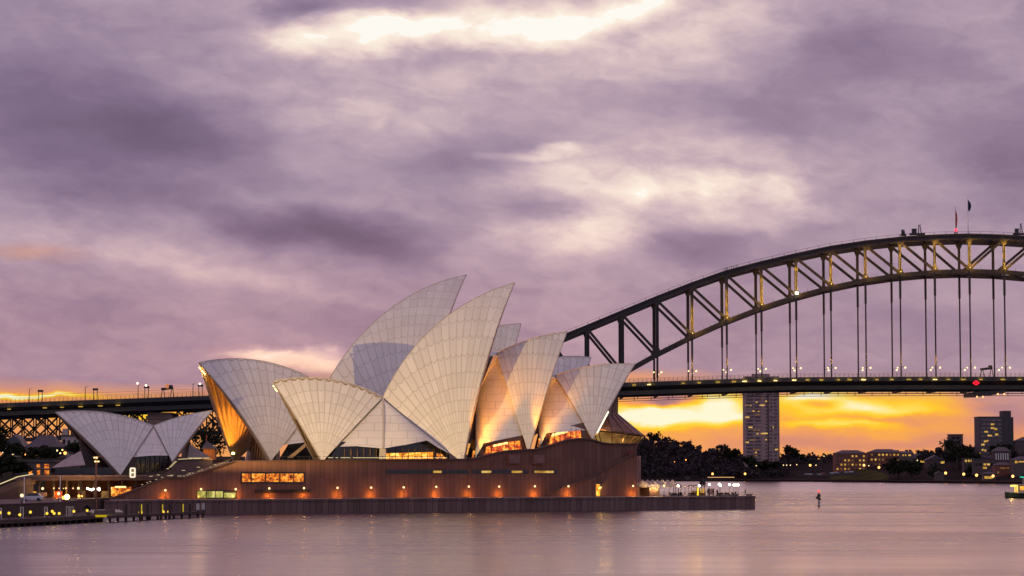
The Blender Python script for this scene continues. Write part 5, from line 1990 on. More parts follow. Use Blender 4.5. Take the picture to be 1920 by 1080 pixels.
# planters, low hedge
for i, (x0, x1, hh) in enumerate(((1256, 1272, .8), (1274, 1281, .9), (1293, 1305, .8), (1346, 1357, .7), (1358, 1384, .8))):
    g0, g1 = wl(x0, 8.5, QZ), wl(x1, 8.5, QZ)
    t = thing('planter', g0.lerp(g1, .5), ('low planted trough on the quay, ' + ORD[i] + ' from the left between marquee and quay end'), 'planter', 'planters on the quay')
    MB().prism([g0, g1, g1 + W_M * .8, g0 + W_M * .8], (0, 0, .35)).build('trough', DARKWALL, t)
    b = MB()
    for k in range(4):
        c = g0.lerp(g1, (k + .5) / 4) + W_M * .4 + Vector((0, 0, .35 + hh * .3))
        crown(b, c, (g1 - g0).length / 7, .5, hh * .45, 50, .13, 3)
    b.build('foliage', LEAF, t, recalc=False)
ql = [(1245, 911, 'warm'), (1271.5, 911, 'white'), (1311, 911, 'white'), (1330, 908.5, 'white'), (1348.5, 908, 'white'), (1350.5, 910.5, 'white'), (1368, 908.8, 'white'), (1376, 909.5, 'white'), (1380, 909.5, 'white'), (1384, 909.5, 'white')]
for i, (x, y, kind) in enumerate(ql):
    off = 7.0 if i < 3 else 6.0
    p = wp(x, y, off)
    lamp_post(Vector((p.x, p.y, QZ)), p.z - QZ - .22, .30, G_WHITE if kind == 'white' else G_WARM, 'globe lamp at the quay end, ' + ORD[i] + ' from the left beyond the podium corner', 'globe lamps at the quay end', name='globe_lamp', power=55, col=(1, .72, .42))
qp = [(1327.3, 1.9, 0, 'standing upright in a dark coat left of the brown board'), (1337, 1.85, 1, 'walking in dark clothes just right of the brown board'), (1344.5, 1.8, 0, 'standing in dark clothes beside the planted trough'), (1397, 1.85, 1, 'walking alone near the end of the quay')]
for i, (x, h, k, lab) in enumerate(qp):
    g = wl(x, 4.5, QZ)
    o = person_mesh('person', walk if k else {})
    o.data.materials.append(CL[i % 2])
    o.location = g
    o.scale = (h / 1.78,) * 3
    o.rotation_euler = (0, 0, R((20, 120, -40, 75)[i]))
    tag(o, 'person ' + lab, 'person', 'people on the quay')
# parapet bulge at the end of the quay
t = thing('quay_bench', wl(1404, 4, QZ), 'low stone seat block at the very end of the quay', 'bench')
MB().prism([wl(1399, 3.4, QZ + .1), wl(1411, 3.4, QZ + .1), wl(1411, 4.6, QZ + .1), wl(1399, 4.6, QZ + .1)], (0, 0, .4)).build('seat', STONE, t)
MB().prism([wl(1401, 3.6, QZ), wl(1409, 3.6, QZ), wl(1409, 4.4, QZ), wl(1401, 4.4, QZ)], (0, 0, .1)).build('base', STONE, t)

# ------------------------------------------------------------------ globe lamps along the podium
gl = [(310, 919), (377, 917), (442, 917), (505, 915.5), (570, 915), (633, 914.5), (696, 914), (757, 913.5), (818, 912.5), (879, 912), (936, 912), (1003, 911.5), (1066, 911.5), (1187, 911)]
by = ['beside the sloping stair wall', 'above the left end of the greenish window', 'above the right end of the greenish window', 'below the left half of the long orange window', 'below the right end of the long orange window',
      'right of the dark ledge slot', 'two posts right of the dark ledge slot', 'below the left end of the slot windows', 'below the first lit pane of the slot windows', 'below the wall joint between slot windows', 'below the second lit pane of the slot windows',
      'below the rightmost lit pane', 'at the foot of the diagonal outside stair', 'at the podium corner by the marquee']
for (x, y), lab in zip(gl, by):
    off = P_OFF - 1.15 if x < 1040 else P_OFF - 2.7
    p = wp(x, y, off)
    lamp_post(Vector((p.x, p.y, QZ)), p.z - QZ - .23, .25, G_WARM, 'globe lamp on the promenade ' + lab, 'globe lamps along the podium wall', name='globe_lamp', power=0)
    q = Vector((p.x, p.y, QZ + .35))
    lamp(q + W_E * .35 + W_M * .1 + Vector((0, 0, .2)), 260, (1, .33, .03), oh, .1)
    lamp(Vector((p.x, p.y, p.z)) - W_M * .3, 60, (1, .5, .15), oh, .1)
t = thing('bracket_lamp', wp(1126, 912, P_OFF - 2), 'amber bracket lamp above the lit doorway in the podium wall', 'wall lamp')
p = wp(1126, 912, P_OFF - 2.3)
q = MB().bar(p + W_M * .6, p, .1).tube(p + Vector((0, 0, -.05)), p + Vector((0, 0, .25)), .55, .15, 10)
q.build('bracket', BRONZE, t)
MB().ball(p - Vector((0, 0, .12)), .32).build('bulb', G_YELL2, t)
lamp(p - Vector((0, 0, .5)), 260, (1, .5, .08), t, .2)

# ------------------------------------------------------------------ navigation mark
NV = at(1535.5, 949, EYE * F_PX / (949 - HORIZON))
NV.z = 0
t = thing('navigation_mark', NV, 'dark navigation pile in open water with a red lamp on top', 'navigation mark')
MB().tube(NV - Vector((0, 0, 2)), NV + Vector((0, 0, 2.5)), .32, .26, 10).build('pile', TIMBER, t)
q = MB().tube(NV + Vector((0, 0, 2.5)), NV + Vector((0, 0, 3.3)), .5, .42, 8).box(NV + Vector((-.45, 0, 2.3)), (.7, .5, .6)).box(NV + Vector((.35, -.1, 2.0)), (.5, .4, .5)).tube(NV + Vector((0, 0, 3.3)), NV + Vector((0, 0, 3.8)), .12, n=6)
q.build('daymark', BLACK, t)
for z in (.35, 1.2):
    MB().tube(NV + Vector((0, 0, z)), NV + Vector((0, 0, z + .4)), .335, .33, 10).build('band', WHITE, t)
MB().ball(NV + Vector((0, 0, 4.05)), .3).build('lamp_head', glow('nav_red', (1, .05, .05), 2.6), t)

# ------------------------------------------------------------------ ferry entering from the right
fd = 880
fb = Vector((at(1884, 930, fd).x, fd, 0))
t = thing('harbour_ferry', fb + Vector((22, 0, 0)), 'ferry entering at the right edge with glowing yellow cabin windows', 'ferry')
q = MB()
sec = [(0, .15, 2.2), (2.5, 1.6, 2.0), (6, 3.4, 1.8), (12, 4.6, 1.7), (30, 4.8, 1.7), (40, 4.0, 1.8), (44, 2.0, 2.0)]
q.loft([[(fb.x + x, fb.y - wd, zt), (fb.x + x, fb.y - wd * .9, .4), (fb.x + x, fb.y - wd * .5, -.6), (fb.x + x, fb.y + wd * .5, -.6), (fb.x + x, fb.y + wd * .9, .4), (fb.x + x, fb.y + wd, zt)] for x, wd, zt in sec])
q.build('hull', mat('dark_green_hull', (.02, .035, .028), .4), t)
q = MB().box((fb.x + 22, fb.y, 3.2), (36, 7.6, 2.8)).box((fb.x + 23, fb.y, 5.9), (28, 6.6, 2.2)).box((fb.x + 22, fb.y, 4.7), (38, 8.2, .22)).box((fb.x + 23, fb.y, 7.1), (30, 7.2, .2))
q.build('deckhouse', mat('cream_paint', (.6, .5, .3), .5), t)
for i in range(14):
    MB().box((fb.x + 5.6 + i * 2.45, fb.y - 3.85, 3.5), (1.9, .1, 1.3)).build('window', ROOM_GOLD, t)
for i in range(10):
    MB().box((fb.x + 11 + i * 2.6, fb.y - 3.36, 6.1), (1.9, .1, 1.0)).build('window', ROOM_YEL, t)
MB().box((fb.x + 13, fb.y, 8.2), (4.5, 4, 2.0)).build('wheelhouse', WHITE, t)
MB().tube((fb.x + 24, fb.y, 7), (fb.x + 24, fb.y, 10.5), 1.1, .9, 14).build('funnel', mat('green_funnel', (.02, .12, .08), .5), t)
MB().box((fb.x + 3.6, fb.y, 4.3), (3.2, .3, .5)).tube((fb.x + 3.6, fb.y, 2.0), (fb.x + 3.6, fb.y, 4.2), .1, n=6).build('bow_light', glow('bow_lamp', (1, .62, .12), 2.4), t)
MB().box((fb.x + 6, fb.y - 2.5, 7.4), (2.2, .2, .25)).build('navigation_light', glow('green_nav', (.05, .9, .5), 1.2), t)
MB().tube((fb.x + 6, fb.y - 2.5, 4.6), (fb.x + 6, fb.y - 2.5, 7.4), .1, n=6).build('mast', WHITE, t)
lamp((fb.x + 2, fb.y - 2, 3.4), 500, (1, .6, .12), t, .4)

# ------------------------------------------------------------------ left: boardwalk, pier, embankment
BW = [(-120, 394), (0, 418), (100, 440), (192, 466)]
PR = [(200, 459), (385, 515)]


def bw(x, off=0.0, z=0.0):
    pts = BW if x < 196 else PR
    d = interp([(a, c) for a, c in pts], x)
    return at_z(x, z, d + off)


b = MB()
front_ = [bw(x, 0, .65) for x in (-120, 0, 100, 192)]
backs = [at_z(x, .65, d) for x, d in ((196, 540), (150, 506), (100, 468), (0, 440), (-120, 415))]
b.prism(front_ + backs, (0, 0, .6))
t = b.build('boardwalk', TIMBER, loc=bw(80, 0, 0))
tag(t, 'low dark waterside boardwalk edged with yellow lamps at the left', 'boardwalk')
for x in range(-110, 196, 12):
    MB().tube(bw(x, .4, -1.5), bw(x, .4, .64), .3, n=7).build('pile', TIMBER, t)
q = MB()
for p0, p1 in zip(front_, front_[1:]):
    q.bar(p0 + Vector((0, -.12, .25)), p1 + Vector((0, -.12, .25)), .25, .7)
q.build('fender', mat('wet_timber', (.03, .022, .02), .6), t)
pf = [bw(200, 0, .7), bw(385, 0, .7)]
pb = [at_z(385, .7, 521), at_z(200, .7, 466)]
t = MB().prism(pf + pb, (0, 0, .5)).build('pier', TIMBER, loc=bw(290, 0, 0))
tag(t, 'dark timber landing pier with mooring piles in front of the sea wall', 'pier')
for x in range(206, 386, 15):
    MB().tube(bw(x, .5, -1.5), bw(x, .5, .69), .25, n=7).build('pile', TIMBER, t)
# embankment wall and the lower concourse behind the boardwalk
eb = [at_z(x, 0, d) for x, d in ((-120, 411), (0, 436), (100, 462), (150, 500), (186, 532), (204, 536))]
b = MB()
ebk = [at_z(x, 0, d) for x, d in ((215, 640), (-160, 640))]
b.prism([p + Vector((0, 0, -1)) for p in eb + ebk], (0, 0, 4.2))
tag(b.build('lower_concourse', mat('concourse_paving', (.05, .036, .032), .6)), kind='structure')
b = MB()
for p0, p1 in zip(eb, eb[1:]):
    b.bar(p0 + Vector((0, -.3, 1.3)), p1 + Vector((0, -.3, 1.3)), .5, 4.3)
    b.bar(p0 + Vector((0, -.3, 3.55)), p1 + Vector((0, -.3, 3.55)), .7, .2)
o = b.build('embankment_wall', mat('embankment_stone', (.045, .03, .027), .8, var=.3), loc=eb[1])
tag(o, 'dark embankment wall behind the yellow-lit boardwalk', 'wall')
# yellow lamps along the boardwalk and pier
yl = [(0, 961), (17, 962), (37, 965), (57, 960), (88, 962.5), (98, 958.5), (101.5, 962.5), (111, 962.5), (138.5, 958.5), (163.5, 957)]
pl = [(263.5, 960.5), (305, 960), (316, 959)]
for i, (x, y) in enumerate(yl):
    d = interp(BW, x) + 3
    p = at(x, y, d)
    lamp_post(Vector((p.x, p.y, 1.25)), p.z - 1.25 - .22, .25, G_YELLOW, 'small yellow globe lamp on the boardwalk, ' + ORD[i] + ' from the left', 'yellow lamps on the boardwalk', name='bollard_lamp', cat='lamp', power=60, col=(1, .72, .08))
for i, (x, y) in enumerate(pl):
    d = interp(PR, x) + 3
    p = at(x, y, d)
    lamp_post(Vector((p.x, p.y, 1.2)), p.z - 1.2 - .3, .38 if i < 2 else .26, G_YELLOW, 'small yellow globe lamp on the timber pier, ' + ORD[i] + ' from the left', 'yellow lamps on the pier', name='bollard_lamp', cat='lamp', power=90, col=(1, .72, .08))
for i, (x, y0, m, lab) in enumerate(((236.5, 945, TIMBER, 'plain dark'), (263, 943.5, BRONZE, 'yellow-lit'), (276.5, 945, TIMBER, 'plain dark'), (302.5, 943.5, BRONZE, 'yellow-lit'), (318, 945, TIMBER, 'plain dark'), (341, 943, BRONZE, 'yellow-lit'), (356, 945, TIMBER, 'plain dark'), (371, 944.5, TIMBER, 'white-capped'), (381, 943.5, TIMBER, 'white-capped'))):
    d = interp(PR, x) + 1.0
    p = at(x, y0, d)
    t = thing('mooring_pile', Vector((p.x, d, 0)), lab + ' mooring pile of the landing pier, ' + ORD[i] + ' from the left', 'mooring pile', 'mooring piles of the pier')
    MB().tube((p.x, d, -2), (p.x, d, p.z), .26, .24, 8).build('post', m, t)
    if 'white' in lab:
        MB().tube((p.x, d, p.z - 1.3), (p.x, d, p.z + .05), .33, .33, 8).build('cap', mat('pale_cap', (.5, .46, .44), .5), t)
    if 'yellow' in lab:
        MB().box((p.x + .3, d - .25, p.z - 1.0), (.16, .12, 1.6)).build('lamplight_strip', glow('pile_lamplight', (1, .78, .05), .55), t)  # glowing strip stands in for lamplight on the pile
for i, (x, y0, y1) in enumerate(((41, 951, 965), (86, 951, 963), (127, 950, 964), (135, 950.5, 963), (0, 953, 960))):
    d = interp(BW, x) + 5
    a, c = at(x, y1, d), at(x, y0, d)
    t = thing('white_bollard', Vector((a.x, d, 1.25)), 'pale framed post on the boardwalk, ' + ('second', 'third', 'fourth', 'fifth', 'first')[i] + ' from the left', 'post', 'pale posts on the boardwalk')
    q = MB().box((a.x - .22, d, (1.25 + c.z) / 2), (.14, .3, c.z - 1.25)).box((a.x + .22, d, (1.25 + c.z) / 2), (.14, .3, c.z - 1.25)).box((a.x, d, c.z), (.58, .34, .14))
    q.build('frame', mat('pale_cap', (.5, .46, .44)), t)
# waterside bar: tables with small lights, lit counter
t = thing('waterside_bar', at_z(195, 1.25, 470), 'long low bar counter with a yellow-lit front on the waterside boardwalk', 'bar')
a, c = at_z(176, 1.25, 462), at_z(214, 1.25, 470)
MB().prism([a, c, c + Vector((0, 1, 0)), a + Vector((0, 1, 0))], (0, 0, .9)).build('counter', DARKWALL, t)
a2, c2 = at(178, 967.5, 461.6), at(214, 967.5, 469.6)
MB().bar(a2, c2, .12, .4).build('lit_front', glow('bar_front', (.9, .62, .02), .5), t)
for i in range(12):
    x = 172 + i * 4.6
    p = at(x, 957.6 + random.uniform(-.8, .8), 476)
    t = thing('cafe_parasol', Vector((p.x, p.y, 1.25)), 'small pale cafe parasol over the waterside bar, ' + ORD[i] + ' from the left', 'parasol', 'cafe parasols on the waterside')
    q = MB().tube((p.x, p.y, p.z - .3), (p.x, p.y, p.z + .2), .95, .08, 8)
    q.build('canopy', CANVAS, t)
    MB().tube((p.x, p.y, 1.25), (p.x, p.y, p.z), .04, n=5).build('pole', BLACK, t)
    if i % 3 == 1:
        lamp((p.x, p.y - .6, p.z - .5), 14, (1, .9, .5), t, .1)
b = MB()
c = bw(166, 5, 1.25)
t = thing('potted_shrub', c, 'dark round potted shrub at the right end of the boardwalk', 'shrub')
MB().tube(c, c + Vector((0, 0, .5)), .35, .45, 10).build('pot', DARKWALL, t)
crown(b, c + Vector((0, 0, 1.1)), .8, .8, .75, 160, .14, 4)
b.build('foliage', LEAF, t, recalc=False)

# floodlight mast: its beam throws the front shell's shadow on the tallest shell behind
mp = at_z(179.5, 1.25, 524)
mt = at(180, 858, 522)
t = thing('floodlight_mast', mp, 'tall brown floodlight mast with a lit crosshead at the waterfront on the left', 'floodlight mast')
MB().tube(mp, Vector((mp.x, mp.y, mt.z)), .26, .2, 10).build('mast', mat('rusty_mast', (.30, .12, .06), .6), t)
q = MB().bar((mp.x - .6, mp.y, mt.z + .15), (mp.x + 1.5, mp.y, mt.z + .3), .2).bar((mp.x - .4, mp.y, mt.z - .75), (mp.x + .5, mp.y, mt.z - .75), .15)
q.build('crosshead', mat('rusty_mast', (.30, .12, .06)), t)
for ox, oz in ((-.35, 0), (.1, 0), (.45, -.8), (-.15, -.8)):
    q = MB().box((mp.x + ox, mp.y - .25, mt.z + oz), (.34, .3, .22))
    q.build('lamp_head', glow('mast_lamp', (1, .66, .25), 4.0 if oz == 0 else 1.2), t)
sp = Vector((mp.x + .35, mp.y + .7, mt.z + .1))
aim_ = JA.hit(715, 700)
lamp(sp, 500000, (1, .66, .22), t, .06, 'SPOT', aim_, 46, .45)
dr = (aim_ - sp)
dr.z = 0
dr.normalize()
sd_ = Vector((-dr.y, dr.x, 0))
vz = Vector((0, 0, -.10))
MB().prism([sp + sd_ * .5 + vz, sp - sd_ * .5 + vz, sp + dr * 1.6 - sd_ * 1.1 + vz, sp + dr * 1.6 + sd_ * 1.1 + vz], (0, 0, .03)).build('added_shield', BLACK, t)  # added plate, keeps the beam off the podium below

# ------------------------------------------------------------------ left: elevated concourse, shops, road
CD = 575
t = thing('elevated_concourse', at_z(180, QZ, CD), 'long elevated concourse slab with lamps glowing under it at the left', 'concourse')
a0, a1 = at(58, 898, CD), at(292, 897, CD + 16)
zt, zb_ = at(180, 893.5, CD).z, at(180, 905.5, CD).z
sl = lambda z: [Vector((a0.x, a0.y, z)), Vector((a1.x, a1.y, z)), Vector((a1.x + 2, a1.y + 34, z)), Vector((a0.x - 12, a0.y + 40, z))]
MB().prism(sl(zt - .9), (0, 0, .9)).build('slab', mat('concourse_concrete', (.15, .09, .075), .7, var=.2), t)
q = MB()
q.bar(Vector((a0.x, a0.y - .2, zt + .15)), Vector((a1.x, a1.y - .2, zt + .15)), .4, .3)
q.build('edge_beam', mat('pale_edge', (.26, .17, .15), .6), t)
q = MB()
for i in range(9):
    p = Vector((a0.x, a0.y, 0)).lerp(Vector((a1.x, a1.y, 0)), (i + .3) / 9) + Vector((0, 5, 0))
    MB().tube(Vector((p.x, p.y, QZ - .1)), Vector((p.x, p.y, zt - .9)), .35, n=8).build('column', DARKWALL, t)
q = MB().prism([Vector((a0.x, a0.y + 18, QZ - .1)), Vector((a1.x, a1.y + 16, QZ - .1)), Vector((a1.x, a1.y + 16, zt - .92)), Vector((a0.x, a0.y + 18, zt - .92))], (0, 1, 0))
q.build('back_wall', mat('arcade_wall', (.16, .07, .045), .8, var=.4, scale=.3), t)
for x, y, r, k in ((80, 916, .3, 0), (101, 915.5, .2, 1), (111, 915.5, .17, 1), (123.5, 915.5, .22, 1), (137, 915.5, .18, 1), (147, 915.5, .3, 0), (119, 915.8, .12, 1)):
    p = at(x, y, CD + 3)
    q = MB().ball(p, r)
    nf_ = len(q.f)
    q.tube(p, Vector((p.x, p.y, zt - .9)), .03, n=4)
    q.mi = [0 if i < nf_ else 1 for i in range(len(q.f))]
    q.build('soffit_lamp', [G_WARM if k == 0 else glow('dim_soffit', (1, .6, .22), 1.6), BLACK], t)
for x, y in ((164, 916), (168, 917.5), (172, 918.5), (175, 917), (182, 917), (186, 918.5), (186, 916)):
    p = at(x, y, CD + 2)
    q = MB().ball(p, .25)
    nf_ = len(q.f)
    q.tube(p, Vector((p.x, p.y, zt - .9)), .03, n=4)
    q.mi = [0 if i < nf_ else 1 for i in range(len(q.f))]
    q.build('bright_soffit_lamp', [G_WHITE, BLACK], t)
for x, pw in ((80, 260), (112, 200), (147, 260), (172, 700), (185, 700)):
    lamp(at(x, 917, CD + 2.5), pw, (1, .55, .16), t, .3)
for x0, x1, y0, y1, m, nm in ((208.5, 246, 913, 931, ROOM_ORANGE, 'shop_front'), (102, 117, 921, 938, mat('orange_wall', (.45, .10, .02), .7, var=.3), 'shop_front'), (70.5, 88, 923, 931, mat('pale_panel', (.32, .26, .26), .7), 'panel'), (146, 160, 920, 936, ROOM_DIM, 'shop_front'), (190, 204, 921, 936, ROOM_DIM, 'shop_front'), (51, 68, 921.5, 924, glow('warm_strip', (1, .5, .08), .8), 'strip_light')):
    a, c = at(x0, y1, CD + 11), at(x1, y0, CD + 11)
    MB().box(((a.x + c.x) / 2, CD + 11, (a.z + c.z) / 2), (c.x - a.x, .4, c.z - a.z)).build(nm, m, t)
a, c = at(216, 914.5, CD + 10), at(236, 911.5, CD + 10)
MB().box(((a.x + c.x) / 2, CD + 10, (a.z + c.z) / 2), (c.x - a.x, .4, c.z - a.z)).build('shop_light', glow('shop_strip', (1, .62, .25), 2.0), t)
lamp(at(109, 926, CD + 8), 700, (1, .36, .05), t, .4)
# ramp at the far left
t = thing('access_ramp', at_z(20, QZ, 560), 'sloping access ramp with a lit handrail descending to the left edge', 'ramp')
q = MB()
rp = [(-60, 935, 548), (0, 914, 556), (34, 900, 565), (62, 895, 576)]
rpp = [at(x, y, d) for x, y, d in rp]
for p0, p1 in zip(rpp, rpp[1:]):
    q.loft([[p0, p0 + Vector((0, 10, 0)), Vector((p0.x, p0.y + 10, p0.z - 1.2)), Vector((p0.x, p0.y, p0.z - 1.6))], [p1, p1 + Vector((0, 10, 0)), Vector((p1.x, p1.y + 10, p1.z - 1.2)), Vector((p1.x, p1.y, p1.z - 1.6))]])
q.build('roadway', mat('concourse_concrete', (.15, .09, .075)), t)
q = MB()
for p0, p1 in zip(rpp, rpp[1:]):
    q.prism([p0 + Vector((0, -.1, -1.5)), p1 + Vector((0, -.1, -1.5)), Vector((p1.x, p1.y - .1, QZ - .2)), Vector((p0.x, p0.y - .1, QZ - .2))], (0, .6, 0))
q.build('ramp_wall', mat('ramp_wall', (.10, .055, .045), .8), t)
q = MB()
for p0, p1 in zip(rpp, rpp[1:]):
    q.bar(p0 + Vector((0, -.3, .75)), p1 + Vector((0, -.3, .75)), .16, .16)
q.build('handrail_light', G_RAIL, t)
q = MB()
for p0, p1 in zip(rpp, rpp[1:]):
    for i in range(5):
        e = p0.lerp(p1, i / 5)
        q.tube(e + Vector((0, -.3, 0)), e + Vector((0, -.3, .7)), .05, n=4)
q.build('railing', BLACK, t)
cr = car_proto(at(60, 941.5, 520), 'silver grey car parked on the lower concourse under the ramp at the left', PAINTS[0])
cr['group'] = 'cars on the lower concourse'
cr.location.z = QZ
cr.scale = (1.1, 1.1, 1.1)
# lamps of the left forecourt
for x, y, d, r, m, lab, pw, col in ((125.5, 934.5, 500, .55, glow('big_sodium', (1, .62, .2), 7.0), 'very bright orange street lamp at the waterfront, largest light on the left', 2600, (1, .40, .06)), (119, 935.5, 503, .36, G_ORANGE, 'smaller orange lamp touching the left of the very bright street lamp', 300, (1, .4, .06)),
                                    (41, 929, 480, .34, G_WARM, 'white globe lamp at the far left in front of the ramp', 160, (1, .6, .25)), (110, 925.5, 530, .33, G_WARM, 'warm globe lamp in front of the orange wall', 300, (1, .5, .12)), (121, 940, 500, .3, G_ORANGE, 'small orange lamp below the very bright street lamp', 100, (1, .4, .06)),
                                    (148, 935, 540, .3, G_ORANGE, 'small orange lamp right of the very bright street lamp', 100, (1, .4, .06)), (153.5, 936.5, 545, .22, G_ORANGE, 'tiny orange lamp, second to the right of the very bright street lamp', 60, (1, .4, .06))):
    p = at(x, y, d)
    lamp_post(Vector((p.x, d, QZ)), max(.6, p.z - QZ - r * .8), r, m, lab, 'street lamps of the left forecourt', power=pw, col=col)
for x, y0, y1, lab in ((45, 896, 950, 'thin pale flagless pole at the far left by the ramp'), (112.5, 893, 943, 'thin pale pole in front of the elevated concourse')):
    d = 470
    a, c = at(x, y1, d), at(x, y0, d)
    t = thing('slim_pole', Vector((a.x, d, 1.25 if x < 100 else QZ)), lab, 'pole', 'slim poles')
    MB().tube(Vector((a.x, d, 1.25)), Vector((a.x, d, c.z)), .13, .08, 8).ball(Vector((a.x, d, c.z)), .12).build('pole', WHITE, t)
t = thing('light_totem', at_z(249.5, 7.4, 585), 'white-lit rectangular totem with a dark top below the restaurant shell', 'totem')
a, c = at(244.5, 894.5, 585), at(253, 878, 585)
X0, X1, Z0, Z1 = a.x, c.x, a.z, c.z
q = MB()
for p0, p1 in (((X0, Z0), (X0, Z1)), ((X1, Z0), (X1, Z1)), ((X0, Z0), (X1, Z0)), ((X0, Z1), (X1, Z1)), ((X0, (Z0 + Z1) / 2), (X1, (Z0 + Z1) / 2))):
    q.bar((p0[0], 585, p0[1]), (p1[0], 585, p1[1]), .34)
q.build('lit_frame', glow('totem_white', (1, .86, .62), 1.1), t)
MB().box(((X0 + X1) / 2, 585.2, Z1 + .9), (X1 - X0 + .2, .5, 1.3)).build('top_panel', BLACK, t)
MB().box(((X0 + X1) / 2, 585.3, (Z0 + Z1) / 2), (X1 - X0 - .2, .2, Z1 - Z0)).build('back_panel', mat('totem_back', (.3, .22, .16), .6), t)

# ------------------------------------------------------------------ restaurant under its own small shells
RA = Axis(20, 668)
rest = thing('shell_restaurant', RA.hit(250, 885), 'small restaurant building with two low white tiled shells left of the concert hall', 'restaurant')
RR = RA.hit(288, 798)
r_s, _ = sail('roof_shell', RA, RA.hit(226, 891, -10), RA.hit(104, 773), RR, 13, rest, th=.9, label='long low shell pointing left')
r_n, _ = sail('roof_shell', RA, RA.hit(323, 866, -9), RA.hit(397.5, 770), RR, 9, rest, th=.9, label='short low shell pointing right')
topr = RR - Vector((0, 0, .4)) - RA.n * .3
cols = [rear_edge(r_s, find_s(r_s, 1, 855), inset=.5), [topr, RA.hit(280, 854.5, -9.4)], [topr, RA.hit(298, 854, -9.4)], rear_edge(r_n, find_s(r_n, 1, 852), inset=.5)]
tiled_patch('side_shell', cols, rest, RA, 9, .5)
g = flat('glass_wall', [RA.hit(x, y, -6.5) for x, y in ((236, 892), (322, 880), (318, 850), (262, 850))], DGLASS, rest, RA.n * .2)
b = MB()
for x in range(246, 320, 9):
    b.bar(RA.hit(x, 890, -6.8), RA.hit(x, 852, -6.8), .14)
b.build('mullion', BRONZE, g)
g = flat('glass_wall', [RA.hit(x, y, -2) for x, y in ((150, 885), (214, 892), (214, 876), (158, 812), (150, 812))], mat('dark_topaz', (.05, .022, .018), .3, var=.4), rest, RA.n * .2)
# pale skirt canopy at the left
q = MB()
q.add([RA.hit(152, 846, -6), RA.hit(160, 872, -12), RA.hit(97, 877, -9), RA.hit(120, 862, -3), RA.hit(150, 846, 4), RA.hit(97, 877, 8)], [(0, 1, 2, 3), (0, 3, 4), (3, 2, 5, 4)])
q.build('canopy', mat('pale_canopy', (.36, .29, .28), .5), rest)
q = MB()
q.prism([RA.hit(103, 893, -6), RA.hit(214, 893, -8), RA.hit(214, 876, -8), RA.hit(103, 878, -6)], RA.n * 6)
q.build('dark_glazing', DGLASS, rest)
q = MB()
q.prism([RA.hit(352, 858, -3), RA.hit(396, 858, -3), RA.hit(372, 843, -3), RA.hit(356, 832, -3)], RA.n * 8)
q.build('rear_canopy', mat('pale_canopy', (.36, .29, .28)), rest)
q = MB()
q.prism([at(x, y, 664) for x, y in ((92, 905), (396, 905), (396, 862), (345, 864), (300, 880), (230, 890), (92, 892))], (0, 30, 0))
q.build('base', mat('restaurant_base', (.085, .055, .05), .7), rest)
b = MB()
pts = [at(x, y, 663.6) for x, y in ((352, 858.4), (388, 858.2))]
b.bar(pts[0], pts[1], .12, .22)
b.build('handrail_light', G_RAIL, rest)
# gate posts lit yellow at the top of the steps
for i, x in enumerate((388.5, 399.5)):
    p0, p1 = at(x, 870, 628), at(x, 862.5, 628)
    t = thing('gate_post', p0, ('left', 'right')[i] + ' one of two yellow-lit posts at the top of the grand steps', 'gate post', 'gate posts')
    MB().bar(p0, p1, .28).bar(p1, p1 + Vector((.7 - 1.4 * i, 0, 0)), .2).build('frame', mat('yellow_lit_post', (.5, .35, .08), .5), t)  # yellow lamplight put into the post colour
    lamp(p1 + Vector((0, -1, -.3)), 45, (1, .7, .2), t, .1)

# ------------------------------------------------------------------ left background: park, houses, trees
b = MB()
gx = list(range(-260, 480, 20))
G0 = [(-260, 880), (0, 868), (100, 866), (200, 868), (420, 870)]
rows = []
for x in gx:
    rows.append([at_z(x, 2.8, 638), at_z(x, 6.5, 690), at(x, interp(G0, x), 780), at(x, interp([(-260, 858), (0, 856), (130, 858), (420, 862)], x), 900), at(x, 856, 1050)])
b.loft(rows, closed=False)
tag(b.build('park_ground', mat('park_ground_mat', (.02, .022, .012), .95, var=.4, scale=.08, spec=.03), smooth=True), kind='structure')
HD = 905
t = house(8, 43, 838, 860, HD, 12, 'pale gabled house with a chimney beside the dark trees at the left edge', 'house', PALEWALL, 'gable', 4.5, group='houses behind the restaurant')
p = at(39, 819, HD + 4)
MB().box((p.x, HD + 3, p.z - 2.4), (1.9, 1.5, 5.2)).build('chimney', PALEWALL, t)
windows(t, HD, [(36.5, 43.5, 845, 858)], mat('lit_tint_wall', (.5, .32, .2), .8), 'side_wall', .2)  # warm light put into this wall strip's colour
windows(t, HD, [(4, 10, 850, 858), (13, 16, 851, 855)], ROOM_DIM)
t = house(50, 110, 838, 860, HD - 20, 14, 'long dark-roofed house under a palm tree', 'house', DARKWALL, 'hip', 4.2, group='houses behind the restaurant')
windows(t, HD - 20, [(56, 70, 849, 857)], ROOM_DIM)
windows(t, HD - 20, [(51, 64, 838.6, 839.6)], mat('white_gutter', (.6, .5, .45), .5), 'gutter')
t = house(114.5, 156, 818, 862, HD, 14, 'pale classical house with a parapet and tall windows left of the restaurant shell', 'house', PALEWALL, 'flat', 0, group='houses behind the restaurant')
windows(t, HD, [(118, 122, 824, 832), (127, 131, 825, 837), (139, 143, 824, 832), (148, 152, 824, 832)], DGLASS)
p = at(121.5, 812, HD + 3)
MB().box((p.x, HD + 4, p.z), (1.8, 1.5, 3.2)).build('chimney', PALEWALL, t)
t = house(40, 100, 866, 893, 690, 12, 'dark building with four orange-lit windows below the park', 'building', DARKWALL, 'flat', 0, cat='building')
windows(t, 690, [(69, 75, 870.5, 876), (83, 92, 870, 878), (54, 60, 881.5, 890), (69.5, 75, 881.5, 890), (83, 92, 881.5, 889.5)], ROOM_ORANGE)
windows(t, 690, [(44, 98, 877.6, 879.4)], mat('pale_edge', (.26, .17, .15)), 'ledge')
